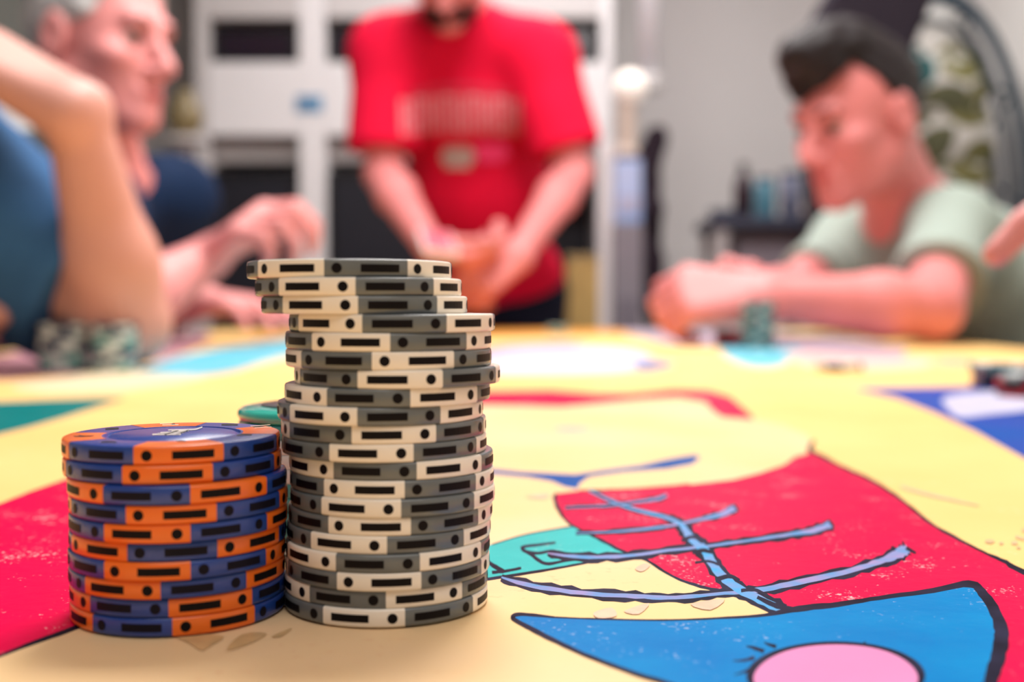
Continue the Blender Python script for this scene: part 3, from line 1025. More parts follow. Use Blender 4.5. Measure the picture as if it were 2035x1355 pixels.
    if hair:
        hs = H.get('hair', (.010, (-.11, -.06, 0, .04, .075, .1), (-.075, -.06, .012, .045, .062, .07)))
        F = Field(O - .2, O + .2, .0045)
        R2 = np.stack([rr, f, u], 1)
        g = hs[0]
        F.ell(L(0, -.014, .030), np.array((.075 + g * .6, .097 + g, .087 + g)) * s, R2, .01)
        for (c, rad) in H.get('tuft', []):
            F.ell(L(*c), np.array(rad) * s, R2, .02)
        sl, X, Y, Z = F.blk(F.lo, F.lo + F.h * F.n)
        y = ((X - O[0]) * f[0] + (Y - O[1]) * f[1] + (Z - O[2]) * f[2]) / s
        z = ((X - O[0]) * u[0] + (Y - O[1]) * u[1] + (Z - O[2]) * u[2]) / s
        F.v = np.maximum(F.v, ((np.interp(y, hs[1], hs[2]) - z) * .8).astype(np.float32))
        F.folds(.0012, 160, 3)
        link('hair', F.mesh('hair', hair), body)
    return body, sh


EYE = mat('eye_white', (200, 168, 160), 0.2, 0.5)
IRIS = mat('iris_dark', (40, 28, 24), 0.15, 0.6)
LASH = mat('eyelash_dark', (34, 20, 22), 0.7, 0.2)
LIPS = mat('lips', (196, 84, 92), 0.4, 0.4)
SKIN_P = mat('skin_pink', (224, 146, 144), 0.5, 0.4, 0.10, 14.0, bump=0.02, bscale=300)
SKIN_R = mat('skin_red', (222, 136, 136), 0.5, 0.4, 0.12, 14.0, bump=0.02, bscale=300)
SKIN_T = mat('skin_tan', (212, 154, 142), 0.5, 0.4, 0.08, 14.0, bump=0.02, bscale=300)
REDSHIRT = mat('red_cotton', (222, 8, 58), 0.85, 0.2, 0.1, 20.0, bump=0.05, bscale=500)
NAVY = mat('navy_cotton', (8, 34, 66), 0.85, 0.2, 0.15, 20.0, bump=0.05, bscale=500)
DENIM = mat('blue_denim_shirt', (54, 98, 146), 0.85, 0.2, 0.2, 30.0, bump=0.08, bscale=400)
SAGE = mat('sage_cotton', (152, 166, 158), 0.85, 0.2, 0.06, 20.0, bump=0.05, bscale=500)
YELSHIRT = mat('yellow_cotton', (226, 190, 70), 0.85, 0.2, 0.06, 20.0, bump=0.05, bscale=500)
NAVYPANTS = mat('dark_navy_shorts', (22, 24, 44), 0.85, 0.2, 0.1, 20.0)
JEANS = mat('dark_jeans', (34, 42, 66), 0.85, 0.2, 0.15, 20.0)
HAIR_G = mat('grey_hair', (196, 196, 196), 0.6, 0.3, 0.25, 90.0, bump=0.3, bscale=200)
HAIR_D = mat('dark_brown_hair', (26, 18, 22), 0.55, 0.3, 0.3, 90.0, bump=0.3, bscale=200)
BROW_G = mat('grey_brown_brow', (120, 84, 80), 0.7, 0.2)
BEARD = mat('dark_beard', (60, 34, 36), 0.8, 0.2, 0.3, 90.0, bump=0.3, bscale=250)

# --- standing man in the red shirt beyond the far end
D = 2.45
f, u, r = head_frame((-.05, -.62, -.78))
chin = W3(893, 66, 2.30)
ho = chin - (f * .090 - u * .112)
J = dict(head=dict(o=ho, f=f, u=u, r=r), neck=W3(908, 20, 2.42), pelvis=W3(980, 575, 2.80), shL=W3(1072, 104, 2.42), shR=W3(766, 104, 2.42),
         elL=W3(1140, 345, 2.40), elR=W3(762, 345, 2.40), wrL=W3(1030, 505, 2.22), wrR=W3(852, 486, 2.20),
         handL=dict(d=(-.66, -.25, -.45), n=(-.5, .3, -.6), t=(0, 1, .3), curl=(35, 50, 30), s=1.08, thumb=(.9, .2, .35)),
         handR=dict(d=(.75, -.25, -.28), n=(.2, .2, .9), t=(0, -1, 0), curl=(40, 45, 30), s=1.05, thumb=(.9, .2, .2)),
         knL=(0.06, 2.72, .47), knR=(-.17, 2.72, .47), anL=(0.08, 2.80, .09), anR=(-.19, 2.80, .09), toe=(0, -1), hem=.03, shirt_label='red t-shirt with a pale arched print')
redman, redshirt = person('man in a red t-shirt standing at the far end of the table, handling cards', J, SKIN_R, REDSHIRT, NAVYPANTS, HAIR_D, sleeve=.80, seated=False, cuff=.075, fold=(.003, 17), slim=1.0)
# beard of the bent head
F = Field(ho - .2, ho + .2, .005)
R2 = np.stack([r, f, u], 1)
F.ell(ho + f * .045 - u * .085, (.058, .050, .045), R2, .02)
F.ell(ho + f * .080 - u * .058, (.030, .016, .016), R2, .015)
F.folds(.001, 200, 2)
link('beard', F.mesh('beard', BEARD), redman)

# print on the chest, laid on the cloth
bv = BVHTree.FromPolygons([v.co for v in redshirt.data.vertices], [p.vertices for p in redshirt.data.polygons])
PRINT = mat('shirt_print_pink', (226, 140, 150), 0.8, 0.2, 0.2, 200.0)
PRINTG = mat('shirt_print_grey', (196, 184, 182), 0.8, 0.2, 0.2, 200.0)
PRINTP = mat('shirt_print_bright', (246, 70, 130), 0.8, 0.2)


def on_shirt(px, py):
    p = Vector(W3(px, py, 2.0))
    d = (p - Vector(CAM)).normalized()
    hit = bv.ray_cast(Vector(CAM) + d * 2.0, d)
    if hit[0] is None:
        return None
    return hit[0] - d * .003


def decal(quads, m, name, label):
    b_ = MB()
    for (x0, y0, x1, y1, sk) in quads:
        nx, ny = max(1, int(abs(x1 - x0) / 9)), max(1, int(abs(y1 - y0) / 9))
        g = [[on_shirt(x0 + (x1 - x0) * i / nx + sk * j / ny, y0 + (y1 - y0) * j / ny) for i in range(nx + 1)] for j in range(ny + 1)]
        if any(q is None for row in g for q in row):
            continue
        v = [q for row in g for q in row]
        fc = [(j * (nx + 1) + i, j * (nx + 1) + i + 1, (j + 1) * (nx + 1) + i + 1, (j + 1) * (nx + 1) + i) for j in range(ny) for i in range(nx)]
        b_.add(v, [q[::-1] for q in fc])
    b_.build(name, m, redshirt, True, label=label)


qs = []
for i in range(9):                          # letter-like bars, arched, as far as the blur lets them be read
    x = 795 + i * 27
    arch = 9 * (1 - ((i - 4) / 4.0) ** 2)
    y0, y1 = 196 - arch, 268 - arch * .4
    qs += [(x, y0, x + 8, y1, 2), (x + 15, y0, x + 22, y1, 2), (x + 6, y0 + (0 if i % 2 else (y1 - y0) * .42), x + 17, y0 + (8 if i % 2 else (y1 - y0) * .42 + 9), 0)]
    if i % 3 == 1:
        qs.append((x + 6, y1 - 9, x + 17, y1, 0))
decal(qs, PRINT, 'shirt_lettering', 'pale pink block lettering')
qs = []
for i in range(12):
    x = 822 + i * 16.5
    arch = 12 * (1 - ((i - 5.5) / 5.5) ** 2)
    qs += [(x, 178 - arch, x + 4, 189 - arch, 0), (x + 6, 178 - arch, x + 10, 189 - arch, 0), (x + 2, 182 - arch, x + 8, 185 - arch, 0)]
decal(qs, mat('shirt_print_dim', (206, 70, 100), 0.8, 0.2), 'shirt_small_lettering', 'dim small arched lettering')
decal([(884, 292, 936, 300, 0), (877, 300, 942, 322, 0), (884, 322, 934, 334, 0)], PRINTG, 'shirt_emblem', 'grey oval emblem')
decal([(948, 286, 1006, 294, 0), (944, 294, 1010, 312, 0), (952, 312, 1000, 322, 0)], PRINTP, 'shirt_emblem', 'bright pink oval emblem')

# deck of cards in his hand, one card being dealt
CARD = mat('card_white', (240, 234, 232), 0.35, 0.5)
CARDB = mat('card_back_red', (206, 90, 110), 0.4, 0.5, 0.2, 200)
c = W3(868, 490, 2.10)
dk = thing('card_deck', 'white deck of playing cards held in the hands of the man in red', 'playing cards', c, 0)
dk.rotation_euler = (.5, .1, .3)
for i in range(6):
    MB().box((random.uniform(-.001, .001), random.uniform(-.001, .001), i * .0022), (.063, .089, .002)).build('card', CARD, dk)
MB().box((0, 0, 6 * .0022 - .0004), (.056, .082, .0006)).build('card_back', CARDB, dk)

# --- man in navy at the left
f, u, r = head_frame((.93, -.36, -.10))
J = dict(head=dict(o=W3(203, 84, 1.70), f=f, u=u, r=r, s=1.08, hair=(.009, (-.12, -.07, -.02, .015, .04, .06, .08, .1), (-.08, -.03, .002, .012, .03, .07, .105, .13))),
         neck=W3(205, 345, 1.80), pelvis=(-.86, 1.88, .60), shR=W3(180, 425, 1.60), shL=W3(345, 400, 1.95),
         elR=W3(235, 618, 1.38), elL=W3(300, 617, 2.0), wrR=W3(415, 512, 1.52), wrL=W3(400, 598, 1.80),
         handR=dict(d=(.62, -.45, .42), n=(.55, .1, -.6), t=(.2, .9, .3), curl=(30, 55, 40), s=1.1),
         handL=dict(d=(.85, -.6, -.05), n=(0, 0, -1), t=(.5, .8, 0), curl=(4, 8, 8), thumb=(.8, .5, .1)),
         knL=(-.36, 1.98, .50), knR=(-.36, 1.78, .50), anL=(-.40, 2.0, .09), anR=(-.40, 1.76, .09), toe=(1, 0), shirt_label='navy blue t-shirt')
leftman, _ = person('grey-haired man in a navy shirt seen from the side, raising a fist over the table', J, SKIN_P, NAVY, JEANS, HAIR_G, BROW_G, fold=(.002, 20))

# --- man in the blue shirt at the near left
f, u, r = head_frame((.95, .10, -.20))
J = dict(head=dict(o=(-.73, 1.12, 1.17), f=f, u=u, r=r), neck=(-.70, 1.16, 1.04), pelvis=(-.86, 1.22, .60), shR=W3(-170, 330, 1.02), shL=(-.70, 1.34, .95), arm=.88, slv=.080,
         elR=W3(252, 642, 1.0), elL=(-.56, 1.22, .80), wrR=W3(150, 222, .93), wrL=(-.515, 1.03, .85),
         handR=dict(d=(-.84, .05, .50), n=(-.45, .35, -.75), t=(0, 1, 0), curl=(14, 22, 20), s=1.12, thumb=(.9, .25, .3)),
         handL=dict(d=(.75, -.5, -.10), n=(0, 0, -1), t=(-.5, -.8, 0), curl=(60, 70, 45)),
         knL=(-.40, 1.34, .50), knR=(-.40, 1.10, .50), anL=(-.42, 1.36, .09), anR=(-.42, 1.08, .09), toe=(1, 0), shirt_label='blue shirt with rolled sleeve')
nearman, _ = person('person in a blue shirt at the near left, bent elbow on the table', J, SKIN_T, DENIM, JEANS, HAIR_D, sleeve=.80, cuff=.066, fold=(.003, 34))

# --- man in sage green at the right
f, u, r = head_frame((-.83, -.45, -.30))
J = dict(head=dict(o=W3(1702, 234, 1.74), f=f, u=u, r=r, s=1.02, hair=(.010, (-.12, -.06, -.02, .01, .035, .06, .085, .12), (-.08, -.045, -.005, .045, .082, .074, .052, .045)), tuft=[((0, .03, .110), (.060, .080, .042)), ((0, .066, .078), (.052, .024, .028))]),
         neck=W3(1795, 402, 1.86), pelvis=(.95, 1.95, .56), shL=W3(1895, 462, 1.73), shR=W3(1690, 478, 2.05),
         elL=W3(1850, 612, 1.50), elR=W3(1570, 590, 1.90), wrL=W3(1520, 592, 1.46), wrR=W3(1500, 575, 1.68),
         handL=dict(d=(-.97, .12, .06), n=(0, .8, -.6), t=(0, .4, 1), curl=(45, 55, 40), s=1.1, thumb=(.9, .15, .35)),
         handR=dict(d=(-.62, -.72, .04), n=(.5, -.7, -.2), t=(0, 0, 1), curl=(40, 50, 40), s=1.05, thumb=(.9, .15, .35)),
         knL=(.42, 1.82, .50), knR=(.42, 2.06, .50), anL=(.45, 1.80, .09), anR=(.45, 2.08, .09), toe=(-1, 0), shirt_label='sage green t-shirt')
rightman, _ = person('dark-haired man in a sage green t-shirt looking down at his clasped hands', J, SKIN_R, SAGE, JEANS, HAIR_D, sleeve=.72, cuff=.066, fold=(.003, 18))

# --- person reaching in at the right edge
f, u, r = head_frame((-.9, -.2, -.25))
tip = W3(1992, 462, .60)
dd = norm((-.80, -.05, -.46))
wr = tip - dd * .185 - np.array((0, .026, 0))
J = dict(head=dict(o=(.86, .92, 1.24), f=f, u=u, r=r), neck=(.92, .97, 1.10), pelvis=(1.02, 1.0, .60), shL=(.86, .80, 1.04), shR=(.87, 1.17, 1.03),
         elL=(.615, .68, .985), elR=(.80, 1.30, .82), wrL=wr, wrR=(.80, 1.12, .83),
         handL=dict(d=dd, n=(-.5, .0, .7), t=(0, 1, -.3), curl=((0, 8, 8), (75, 85, 60), (80, 85, 60), (80, 85, 60)), s=1.05, thumb=(.8, .1, .5)),
         handR=dict(d=(-.3, -.9, -.1), n=(0, 0, -1), t=(-.9, .2, 0), curl=(20, 30, 20)),
         knL=(.50, .90, .50), knR=(.50, 1.12, .50), anL=(.52, .88, .09), anR=(.52, 1.14, .09), toe=(-1, 0), shirt_label='yellow t-shirt')
J['handL']['n'] = (.6, 0, -.75)
reach, _ = person('person reaching in from the right edge, only a fingertip in view', J, SKIN_P, YELSHIRT, JEANS, HAIR_D)

# stools under the seated players
STOOLW = mat('stool_wood', (110, 78, 52), 0.5, 0.4, 0.25, 10.0)
for (x, y, z, lb) in ((-.86, 1.88, .60, 'wooden stool under the man in navy'), (-.86, 1.22, .60, 'wooden stool under the person in the blue shirt'),
                      (.95, 1.95, .56, 'wooden stool under the man in sage green'), (1.02, 1.0, .60, 'wooden stool under the person at the right edge')):
    st = thing('stool', lb, 'stool', (x, y, 0), 0, 'stools round the table')
    zs = z - .165
    MB().lathe([(0, zs - .035), (.165, zs - .035), (.172, zs - .025), (.172, zs - .008), (.165, zs), (0, zs)], 32).build('seat', STOOLW, st)
    for q in range(4):
        a = PI / 4 + q * PI / 2
        MB().tube([(.15 * math.cos(a), .15 * math.sin(a), 0.0), (.11 * math.cos(a), .11 * math.sin(a), zs - .034)], .016, 10).build('leg', STOOLW, st)

# ------------------------------------------------------------------ white shelving wall behind
YS = 3.72                                   # front of the shelving
DS = YS * math.cos(PITCH)


def bx(px, D=3.73):
    return (px - IW / 2) / FPX * D


def bz_(py, D=3.73):
    return W3(0, py, D)[2]


shelf = thing('shelving_unit', 'white built-in shelving unit with dark compartments along the back wall', 'shelving', (bx(790), YS + .25, 0))
ox, oy = bx(790), YS + .25
xs = [bx(392), bx(420), bx(598), bx(650), bx(1120), bx(1192), bx(1215)]
zt, zd1, zd0 = bz_(42), bz_(128), bz_(272)
zl = bz_(318)
SHG = mat('shelf_grey', (196, 192, 192), 0.5, 0.4, 0.03, 4)
parts = [('side_panel', xs[0], xs[1], 0, 2.40, 0, .5, SHG), ('upright', xs[2], xs[3], 0, 2.40, 0, .5, WHITE), ('side_panel', xs[5], xs[6], 0, 2.40, 0, .5, WHITE)]
for nm, a, b_, z0, z1, y0, y1, m in parts:
    MB().box(((a + b_) / 2 - ox, 0, (z0 + z1) / 2), (b_ - a, .5, z1 - z0), .004).build(nm, m, shelf)
for (a, b_) in ((xs[1], xs[2]), (xs[3], xs[5])):
    w_, cx = b_ - a, (a + b_) / 2 - ox
    MB().box((cx, 0, (zt + 2.40) / 2), (w_, .5, 2.40 - zt), .004).build('upper_door', SHG, shelf, label='grey upper cupboard door')
    MB().box((cx, 0, (zd1 + zd0) / 2), (w_, .5, zd1 - zd0), .004).build('counter_fascia', WHITE, shelf, label='white counter fascia')
    MB().box((cx, .04, (zd0 + zl) / 2), (w_, .42, zd0 - zl), .003).build('shade_strip', SHG, shelf)  # grey strip built in for the shade under the counter
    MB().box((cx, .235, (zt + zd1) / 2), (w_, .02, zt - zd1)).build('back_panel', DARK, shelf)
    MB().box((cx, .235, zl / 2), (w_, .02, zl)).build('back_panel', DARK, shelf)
    MB().box((cx, 0, .75 / 2), (w_, .5, .75), .004).build('base_cupboard', DARK, shelf, label='dark base cupboard')
sig = MB()
for (a, b_, lb) in ((xs[1], xs[2], 'black box in the upper left compartment of the white shelving'), (xs[3] , xs[3] + .32, 'black box in the upper compartment beside the red sleeve'),
                    (xs[5] - .30, xs[5], 'black box in the upper right compartment of the white shelving')):
    t = thing('black_box', lb, 'media box', ((a + b_) / 2, YS + .10, zd1), 0)
    hh = (zt - zd1) * .86
    MB().box((0, 0, hh / 2 + .001), ((b_ - a) - .02, .14, hh), .006).build('case', BLACK, t)
    MB().box((0, -.0715, hh * .5), ((b_ - a) - .07, .004, hh * .6)).build('front_panel', mat('smoked_panel', (30, 18, 34), 0.2, 0.5), t, label='smoked front panel')
for (a, b_, lb) in ((xs[1], xs[2], 'black cabinet in the lower left compartment beside the raised fist'), (xs[3], xs[3] + .36, 'black cabinet in the lower compartment behind the red sleeve')):
    t = thing('black_cabinet', lb, 'cabinet', ((a + b_) / 2, YS + .10, .75), 0)
    hh = (zl - .75) * .93
    MB().box((0, 0, hh / 2 + .001), ((b_ - a) - .02, .2, hh), .006).build('case', BLACK, t)
    MB().box((0, -.102, hh * .5), ((b_ - a) - .06, .006, hh * .86)).build('door', DARK, t)
# blue sticker on the fascia
p = W3(615, 207, 3.7)
t = thing('blue_sticker', 'small blue sticker on the white counter fascia beside the red sleeve', 'sticker', (p[0], YS - .002, p[2]))
MB().box((0, 0, 0), (.085, .003, .052), .001).build('backing', mat('sticker_blue', (86, 142, 182), 0.5), t)
MB().box((-.012, -.002, .004), (.04, .002, .03)).build('mark', mat('sticker_dark', (48, 104, 150), 0.5), t)
# olive vase on the left
p = W3(368, 232, 3.3)
t = thing('olive_vase', 'olive brown vase on a slim stand beside the grey-haired man', 'vase', (p[0], p[1], 0))
OLV = mat('olive_glaze', (128, 112, 74), 0.4, 0.5, 0.2, 30)
MB().lathe([(0, p[2] - .06), (.03, p[2] - .06), (.048, p[2] - .02), (.05, p[2] + .01), (.03, p[2] + .05), (.022, p[2] + .065), (.028, p[2] + .075), (0, p[2] + .07)], 24).build('vase_body', OLV, t, True)
MB().lathe([(0, 0), (.14, 0), (.14, .02), (.02, .03), (.018, p[2] - .08), (.07, p[2] - .075), (.07, p[2] - .06), (0, p[2] - .06)], 24).build('stand', SHG, t)

# floor lamp with a white shade at far left
p = W3(8, 205, 2.6)
t = thing('floor_lamp', 'floor lamp with a small white shade at the far left', 'lamp', (p[0], p[1], 0))
MB().lathe([(.075, p[2] - .05), (.05, p[2] + .05), (.048, p[2] + .05), (.073, p[2] - .05)], 32).build('lamp_shade', mat('lamp_shade_white', (244, 242, 240), 0.7, 0.2, emit=0.25), t, True)
MB().lathe([(0, 0), (.12, 0), (.12, .015), (.012, .025), (.010, p[2] + .04), (0, p[2] + .04)], 20).build('stand', SHG, t)
# dark strip and grey cupboard behind the grey-haired man
p0, p1 = W3(122, 0, 3.0), W3(152, 0, 3.0)
t = thing('dark_post', 'dark slate post behind the head of the grey-haired man', 'post', ((p0[0] + p1[0]) / 2, 3.0, 0))
MB().box((0, 0, 1.25), (p1[0] - p0[0], .06, 2.499), .004).build('shaft', mat('slate_paint', (56, 66, 80), 0.5, 0.4), t)
MB().box((0, 0, .04), (p1[0] - p0[0] + .02, .08, .08), .004).build('foot', mat('slate_paint', (56, 66, 80)), t)
a0, a1 = W3(-320, 0, 3.15)[0], W3(118, 0, 3.15)[0]
t = thing('grey_cupboard', 'tall grey green cupboard at the far left behind the arm', 'cupboard', ((a0 + a1) / 2, 3.3, 0))
GG = mat('grey_green_paint', (136, 140, 136), 0.6, 0.3, 0.05, 4)
MB().box((0, 0, 1.1), (a1 - a0, .36, 2.2), .005).build('carcass', GG, t)
for q in (-1, 1):
    dr = MB().box((q * (a1 - a0) / 4, -.19, 1.1), ((a1 - a0) / 2 - .01, .018, 2.15), .004).build('door', GG, t)
    MB().tube([(q * .03, -.215, 1.0), (q * .03, -.215, 1.15)], .006, 8).build('handle', SHG, dr)

# ------------------------------------------------------------------ things between the red shirt and the sage shirt
D2 = 3.5
X = lambda px, D=D2: W3(px, 0, D)[0]
Z = lambda py, D=D2: W3(0, py, D)[2]
fr = MB().box(((X(1190) + X(1224)) / 2, D2 + .05, Z(280) / 2), (X(1224) - X(1190), .06, Z(280)), .004).build('cabinet_post', mat('post_white', (232, 226, 228), 0.5, 0.4, 0.03, 5))
tag(fr, 'white square post beside the red sleeve, below the blue box', 'post')
t = thing('ceiling_pipe', 'bright white round pipe hanging from the ceiling right of the red shirt', 'pipe', ((X(1262, 3.42) + X(1312, 3.42)) / 2, 3.42, 0))
rp = (X(1308, 3.42) - X(1266, 3.42)) / 2
MB().lathe([(0, Z(180, 3.42)), (rp, Z(180, 3.42)), (rp, 2.499), (0, 2.499)], 28).build('shaft', mat('pipe_white', (236, 238, 246), 0.35, 0.5), t, True)
MB().lathe([(0, Z(182, 3.42)), (rp + .01, Z(182, 3.42)), (rp + .01, Z(160, 3.42)), (rp, Z(155, 3.42))], 28).build('collar', SHG, t)
# dark coat on a stand
COAT = mat('dark_coat', (44, 32, 42), 0.85, 0.2, 0.2, 20)
t = thing('coat_stand', 'dark coat hanging on a slim stand right of the blue box', 'coat stand', (X(1296), D2 - .02, 0))
MB().lathe([(0, 0), (.07, 0), (.07, .02), (.014, .03), (.014, Z(255)), (0, Z(255))], 16).build('stand', SHG, t)
F = Field((-.16, -.14, .5), (.16, .14, 1.5), .007)
zt_, zb_ = Z(275), Z(640)
F.cone((0.005, 0, zt_), (-.02, 0, zt_ - .22), .032, .042, .03)
F.cone((-.02, 0, zt_ - .22), (.0, 0, zb_ + .02), .042, .036, .03)
F.cone((0.0, 0, zt_ - .02), (-.055, 0, zt_ - .10), .026, .03, .03)
F.folds(.004, 60, 4)
link('coat', F.mesh('coat', COAT), t, label='dark folded coat')
# blue box on grey pedestal, globe lamp on the box
DP = 3.25
xb = X(1245, DP)
t = thing('pedestal', 'narrow grey pedestal under the blue box', 'pedestal', (xb, DP, 0))
wb = X(1276, DP) - X(1218, DP)
zp = Z(446, DP)
MB().box((0, 0, zp / 2), (wb, .08, zp), .004).build('column', mat('pedestal_grey', (128, 122, 132), 0.6), t)
MB().box((0, -.042, zp * .45), (wb * .7, .006, zp * .7), .002).build('panel', mat('pedestal_panel', (112, 106, 118), 0.6), t)
t = thing('blue_box', 'pale blue box standing on the grey pedestal right of the red shirt', 'box', (xb, DP, zp + .0005))
hb = Z(322, DP) - zp
MB().box((0, 0, hb / 2), (wb * .92, .075, hb), .006).build('carton', mat('carton_blue', (140, 170, 222), 0.5, 0.4, 0.0, 10, col2=(176, 190, 226)), t)
MB().box((0, 0, hb + .006), (wb * .86, .07, .012), .003).build('lid', mat('carton_lid', (70, 70, 100), 0.5), t)
MB().box((0, -.038, hb * .3), (wb * .7, .003, hb * .25), .001).build('panel', mat('carton_panel', (170, 170, 196), 0.5), t)
t = thing('globe_lamp', 'round cream globe lamp standing on the pale blue box', 'lamp', (xb, DP, zp + hb + .0125))
rg = 33 * DP / FPX
zc = Z(176, DP) - (zp + hb + .0125)
MB().ell((.008, 0, zc), (rg, rg, rg)).build('globe', mat('globe_cream', (250, 240, 230), 0.4, 0.4, emit=0.35), t, True)
MB().lathe([(0, 0), (.032, 0), (.034, .01), (.026, .03), (.026, zc - rg * .8), (0, zc - rg * .8)], 20).build('stand', mat('lamp_tan', (196, 180, 168), 0.5), t)
# yellow box near the far end
t = thing('straw_box', 'straw yellow tall box behind the far end of the table, right of the dark shorts', 'box', (X(1157, 3.1), 3.1, 0))
MB().box((0, 0, Z(515, 3.1) / 2), (.085, .08, Z(515, 3.1)), .004).build('carton', mat('straw_card', (190, 160, 100), 0.6, 0.3, 0.15, 20), t)
MB().box((0, 0, Z(515, 3.1) + .004), (.09, .085, .012), .002).build('lid', mat('straw_lid', (150, 130, 90), 0.6), t)

# dark side table with bottle, jar and cup
DT = 3.1
zt_ = Z(432, DT)
SLATE = mat('side_table_slate', (62, 66, 84), 0.45, 0.4, 0.1, 10)
t = thing('side_table', 'slate side table left of the man in sage green', 'side table', ((X(1412, DT) + X(1640, DT)) / 2, DT + .12, 0))
wt = X(1640, DT) - X(1412, DT)
MB().box((0, 0, zt_ - .014), (wt, .30, .028), .004).build('table_top', SLATE, t)
MB().box((.03, .02, zt_ - .10), (wt - .10, .22, .13), .004).build('drawer', mat('drawer_mauve', (126, 116, 126), 0.5, 0.4), t)
for sx in (-1, 1):
    for sy in (-1, 1):
        MB().box((sx * (wt / 2 - .03), sy * .12, (zt_ - .028) / 2), (.028, .028, zt_ - .028), .003).build('leg', mat('leg_pale', (176, 170, 172), 0.5), t)


def bottle(px, py0, r_, name, label, cat, m, prof, cap=None):
    o = thing(name, label, cat, (X(px, DT), DT + .10, zt_ + .0005))
    hh = Z(py0, DT) - zt_
    MB().lathe([(a * r_, b_ * hh) for a, b_ in prof], 24).build('body', m, o, True)
    if cap:
        MB().lathe([(0, hh * cap[0]), (cap[1] * r_, hh * cap[0]), (cap[1] * r_, hh), (0, hh)], 18).build('cap', cap[2], o)
    return o


bottle(1490, 318, .026, 'bottle', 'dark wine-brown bottle standing on the slate side table', 'bottle', mat('bottle_dark', (44, 26, 38), 0.25, 0.5),
       [(0, 0), (1, 0), (1, .6), (.85, .72), (.42, .85), (.42, .93), (0, .93)], (.92, .5, BLACK))
bottle(1534, 345, .031, 'jar', 'teal jar beside the dark bottle on the side table', 'jar', mat('jar_teal', (62, 110, 128), 0.3, 0.5),
       [(0, 0), (.9, 0), (1, .1), (1, .8), (.8, .9), (0, .9)], (.88, .82, SLATE))
bottle(1588, 335, .030, 'canister', 'grey blue canister on the side table nearest the face', 'canister', mat('canister_grey', (112, 118, 140), 0.4, 0.4),
       [(0, 0), (1, 0), (1, .85), (.9, .9), (0, .9)], (.88, .95, mat('canister_lid', (40, 40, 60), 0.4)))
bottle(1622, 406, .030, 'cup', 'small beige cup on the side table below the chin', 'cup', mat('cup_beige', (214, 200, 192), 0.4, 0.4),
       [(0, 0), (.7, 0), (.95, .4), (1, 1), (.92, 1), (.85, .4), (0, .12)], None)
bottle(1448, 412, .040, 'tray', 'dark shallow dish at the left end of the side table', 'dish', SLATE, [(0, 0), (.7, 0), (1, .8), (1, 1), (.92, 1), (.6, .3), (0, .25)], None)

# high-backed dark chair behind the man in sage
DC = 2.75
t = thing('high_backed_chair', 'tall charcoal chair leaning up behind the head of the man in sage', 'chair', (X(1740, DC), DC, 0))
CHAR = mat('charcoal_cloth', (42, 36, 46), 0.85, 0.2, 0.1, 10, bump=0.05, bscale=80)


def loc(px, py):
    q = W3(px, py, DC)
    return (q[0] - t.location.x, q[2])


F = Field((-.5, -.15, .3), (.6, .15, 1.95), .011)
A = [loc(1700, 470), loc(1690, 200), loc(1702, 84), loc(1742, 0), loc(1805, -110)]
for i in range(4):
    ra, rb = (.15, .15, .145, .135, .10)[i], (.15, .15, .145, .135, .10)[i + 1]
    F.cone((A[i][0], 0, A[i][1]), (A[i + 1][0], 0, A[i + 1][1]), ra * .8, rb * .8, .04)
F.v = np.maximum(F.v, np.abs((F.lo[1] + F.h * np.arange(F.n[1]))[None, :, None]).astype(np.float32) - .05)
link('backrest', F.mesh('backrest', CHAR), t)
MB().box((-.05, -.02, .50), (.5, .46, .10), .03).build('seat', CHAR, t)
for sx in (-1, 1):
    for sy in (-1, 1):
        MB().tube([(sx * .2 - .05, sy * .17 - .02, 0), (sx * .18 - .05, sy * .15 - .02, .46)], .016, 10).build('leg', BLACK, t)
    MB().tube([(-.05 + sx * .09, .02, .52), (A[0][0] + sx * .06, 0, A[0][1] - .02)], .016, 10).build('back_strut', BLACK, t)

# hanging egg chair with leafy cushions at the right
DE = 3.25
ec = W3(1850, 420, DE)
t = thing('egg_chair', 'dark teal hanging wicker egg chair with leaf-patterned cushions at the right', 'chair', (ec[0], ec[1], ec[2]))
WICK = mat('wicker_teal', (40, 62, 78), 0.6, 0.3, 0.15, 30)
rx, rz = 193 * DE / FPX, 430 * DE / FPX


def ering(kx, kz, y, ph=0):
    return [(rx * kx * math.cos(2 * PI * i / 64), y, rz * kz * math.sin(2 * PI * i / 64)) for i in range(64)]


MB().tube(ering(1, 1, 0), .017, 10, True).build('rim', WICK, t, True)
for kx, y in ((.93, -.03), (.86, .03), (.985, .09), (.80, .10), (.95, .18), (.90, .26)):
    MB().tube(ering(kx, kx * .5 + .5 * kx ** .6, y), .0085, 8, True).build('hoop', WICK, t, True)
for i in range(11):
    a = 2 * PI * i / 11
    pts = [(rx * math.cos(a + tw) * k_, y, rz * math.sin(a + tw) * k_) for (k_, y, tw) in ((1, 0, 0), (.97, .14, .12), (.86, .28, .25), (.66, .38, .4), (.4, .44, .55), (.1, .46, .7))]
    MB().tube(pts, .006, 6).build('strand', WICK, t, True)
    pts = [(q[0] * math.cos(0), q[1], q[2]) for q in [(rx * math.cos(a - tw) * k_, y + .012, rz * math.sin(a - tw) * k_) for (k_, y, tw) in ((1, 0, 0), (.97, .14, .12), (.86, .28, .25), (.66, .38, .4))]]
    MB().tube(pts, .005, 6).build('strand', WICK, t, True)
for i in range(12):
    zz = rz + .02 + i * (2.499 - ec[2] - rz - .03) / 12
    L_ = (2.499 - ec[2] - rz - .03) / 12
    MB().tube([(0.012 * math.cos(q) if i % 2 else 0, 0 if i % 2 else .012 * math.cos(q), zz + L_ * .5 + L_ * .72 * math.sin(q)) for q in [2 * PI * j / 12 for j in range(12)]], .004, 6, True).build('chain_link', WICK, t)
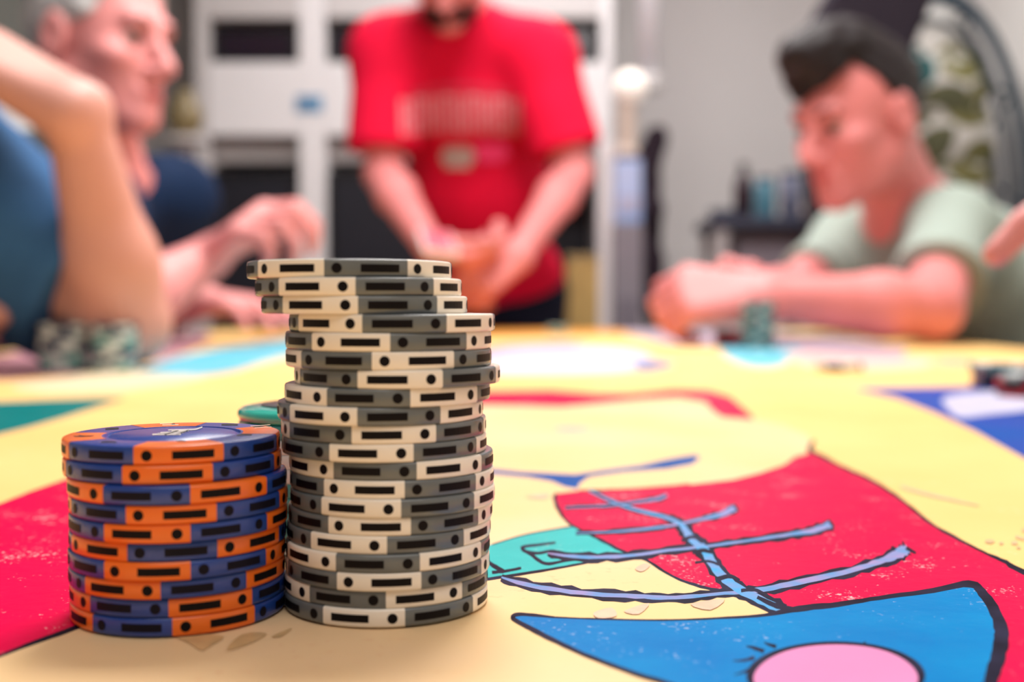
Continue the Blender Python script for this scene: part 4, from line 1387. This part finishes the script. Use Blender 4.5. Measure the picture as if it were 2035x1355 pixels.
MB().lathe([(0, 2.47 - ec[2]), (.05, 2.47 - ec[2]), (.05, 2.499 - ec[2]), (0, 2.499 - ec[2])], 20).build('ceiling_hook', WICK, t)
LEAF = mat('cushion_white', (240, 240, 236), 0.85, 0.2)
OLIVE = mat('leaf_olive', (150, 148, 100), 0.85, 0.2, 0.3, 30)
OLIVE2 = mat('leaf_dark_olive', (122, 126, 98), 0.85, 0.2, 0.3, 30)
TEALF = mat('leaf_teal', (50, 112, 116), 0.85, 0.2, 0.2, 30)


def cushion(px, py, w_, h_, dy, lab, leaves):
    q = W3(px, py, DE)
    c_ = (q[0] - ec[0], .10 + dy, q[2] - ec[2])
    F = Field(np.array(c_) - .36, np.array(c_) + .36, .012)
    F.ell(c_, (w_, .075, h_), None, .01)
    o = link('cushion', F.mesh('cushion', LEAF), t, label=lab)
    for (lx, ly, ll, an, m) in leaves:
        n_ = 14
        v, fcs = [], []
        for s_ in range(n_ + 1):
            u_ = s_ / n_
            wd = math.sin(PI * u_) ** .8 * ll * .30
            for e in (-1, 0, 1):
                x_ = (u_ - .5) * ll
                z_ = e * wd
                X_, Z_ = lx + x_ * math.cos(an) - z_ * math.sin(an), ly + x_ * math.sin(an) + z_ * math.cos(an)
                k_ = 1 - (X_ / w_) ** 2 - (Z_ / h_) ** 2
                Y_ = -.075 * math.sqrt(max(k_, 0.0)) - .004
                v.append((c_[0] + X_, c_[1] + Y_, c_[2] + Z_))
        for s_ in range(n_):
            for e in (0, 1):
                i_ = s_ * 3 + e
                fcs.append((i_, i_ + 1, i_ + 4, i_ + 3))
        link('printed_leaf', mesh('printed_leaf', v, fcs, m), o)


cushion(1862, 70, .125, .12, .02, 'white cushion at the top', [(.05, -.06, .14, .3, OLIVE), (-.06, -.08, .12, 1.2, TEALF)])
cushion(1872, 165, .16, .10, -.02, 'white cushion with teal and olive leaves', [(-.06, .03, .13, 1.1, TEALF), (.07, .055, .16, .15, OLIVE), (.02, -.06, .20, -.1, OLIVE2), (.12, -.02, .10, .5, OLIVE)])
cushion(1876, 260, .18, .11, 0, 'pale cushion with olive leaves', [(-.08, .06, .16, .2, OLIVE2), (.08, .07, .18, -.15, OLIVE), (-.02, -.04, .16, .8, OLIVE2), (.12, -.06, .14, .4, OLIVE)])
cushion(1872, 355, .19, .12, .02, 'pale seat cushion with olive leaves', [(-.06, .05, .2, .1, OLIVE2), (.10, .04, .18, -.3, OLIVE), (0, -.06, .22, .2, OLIVE2)])
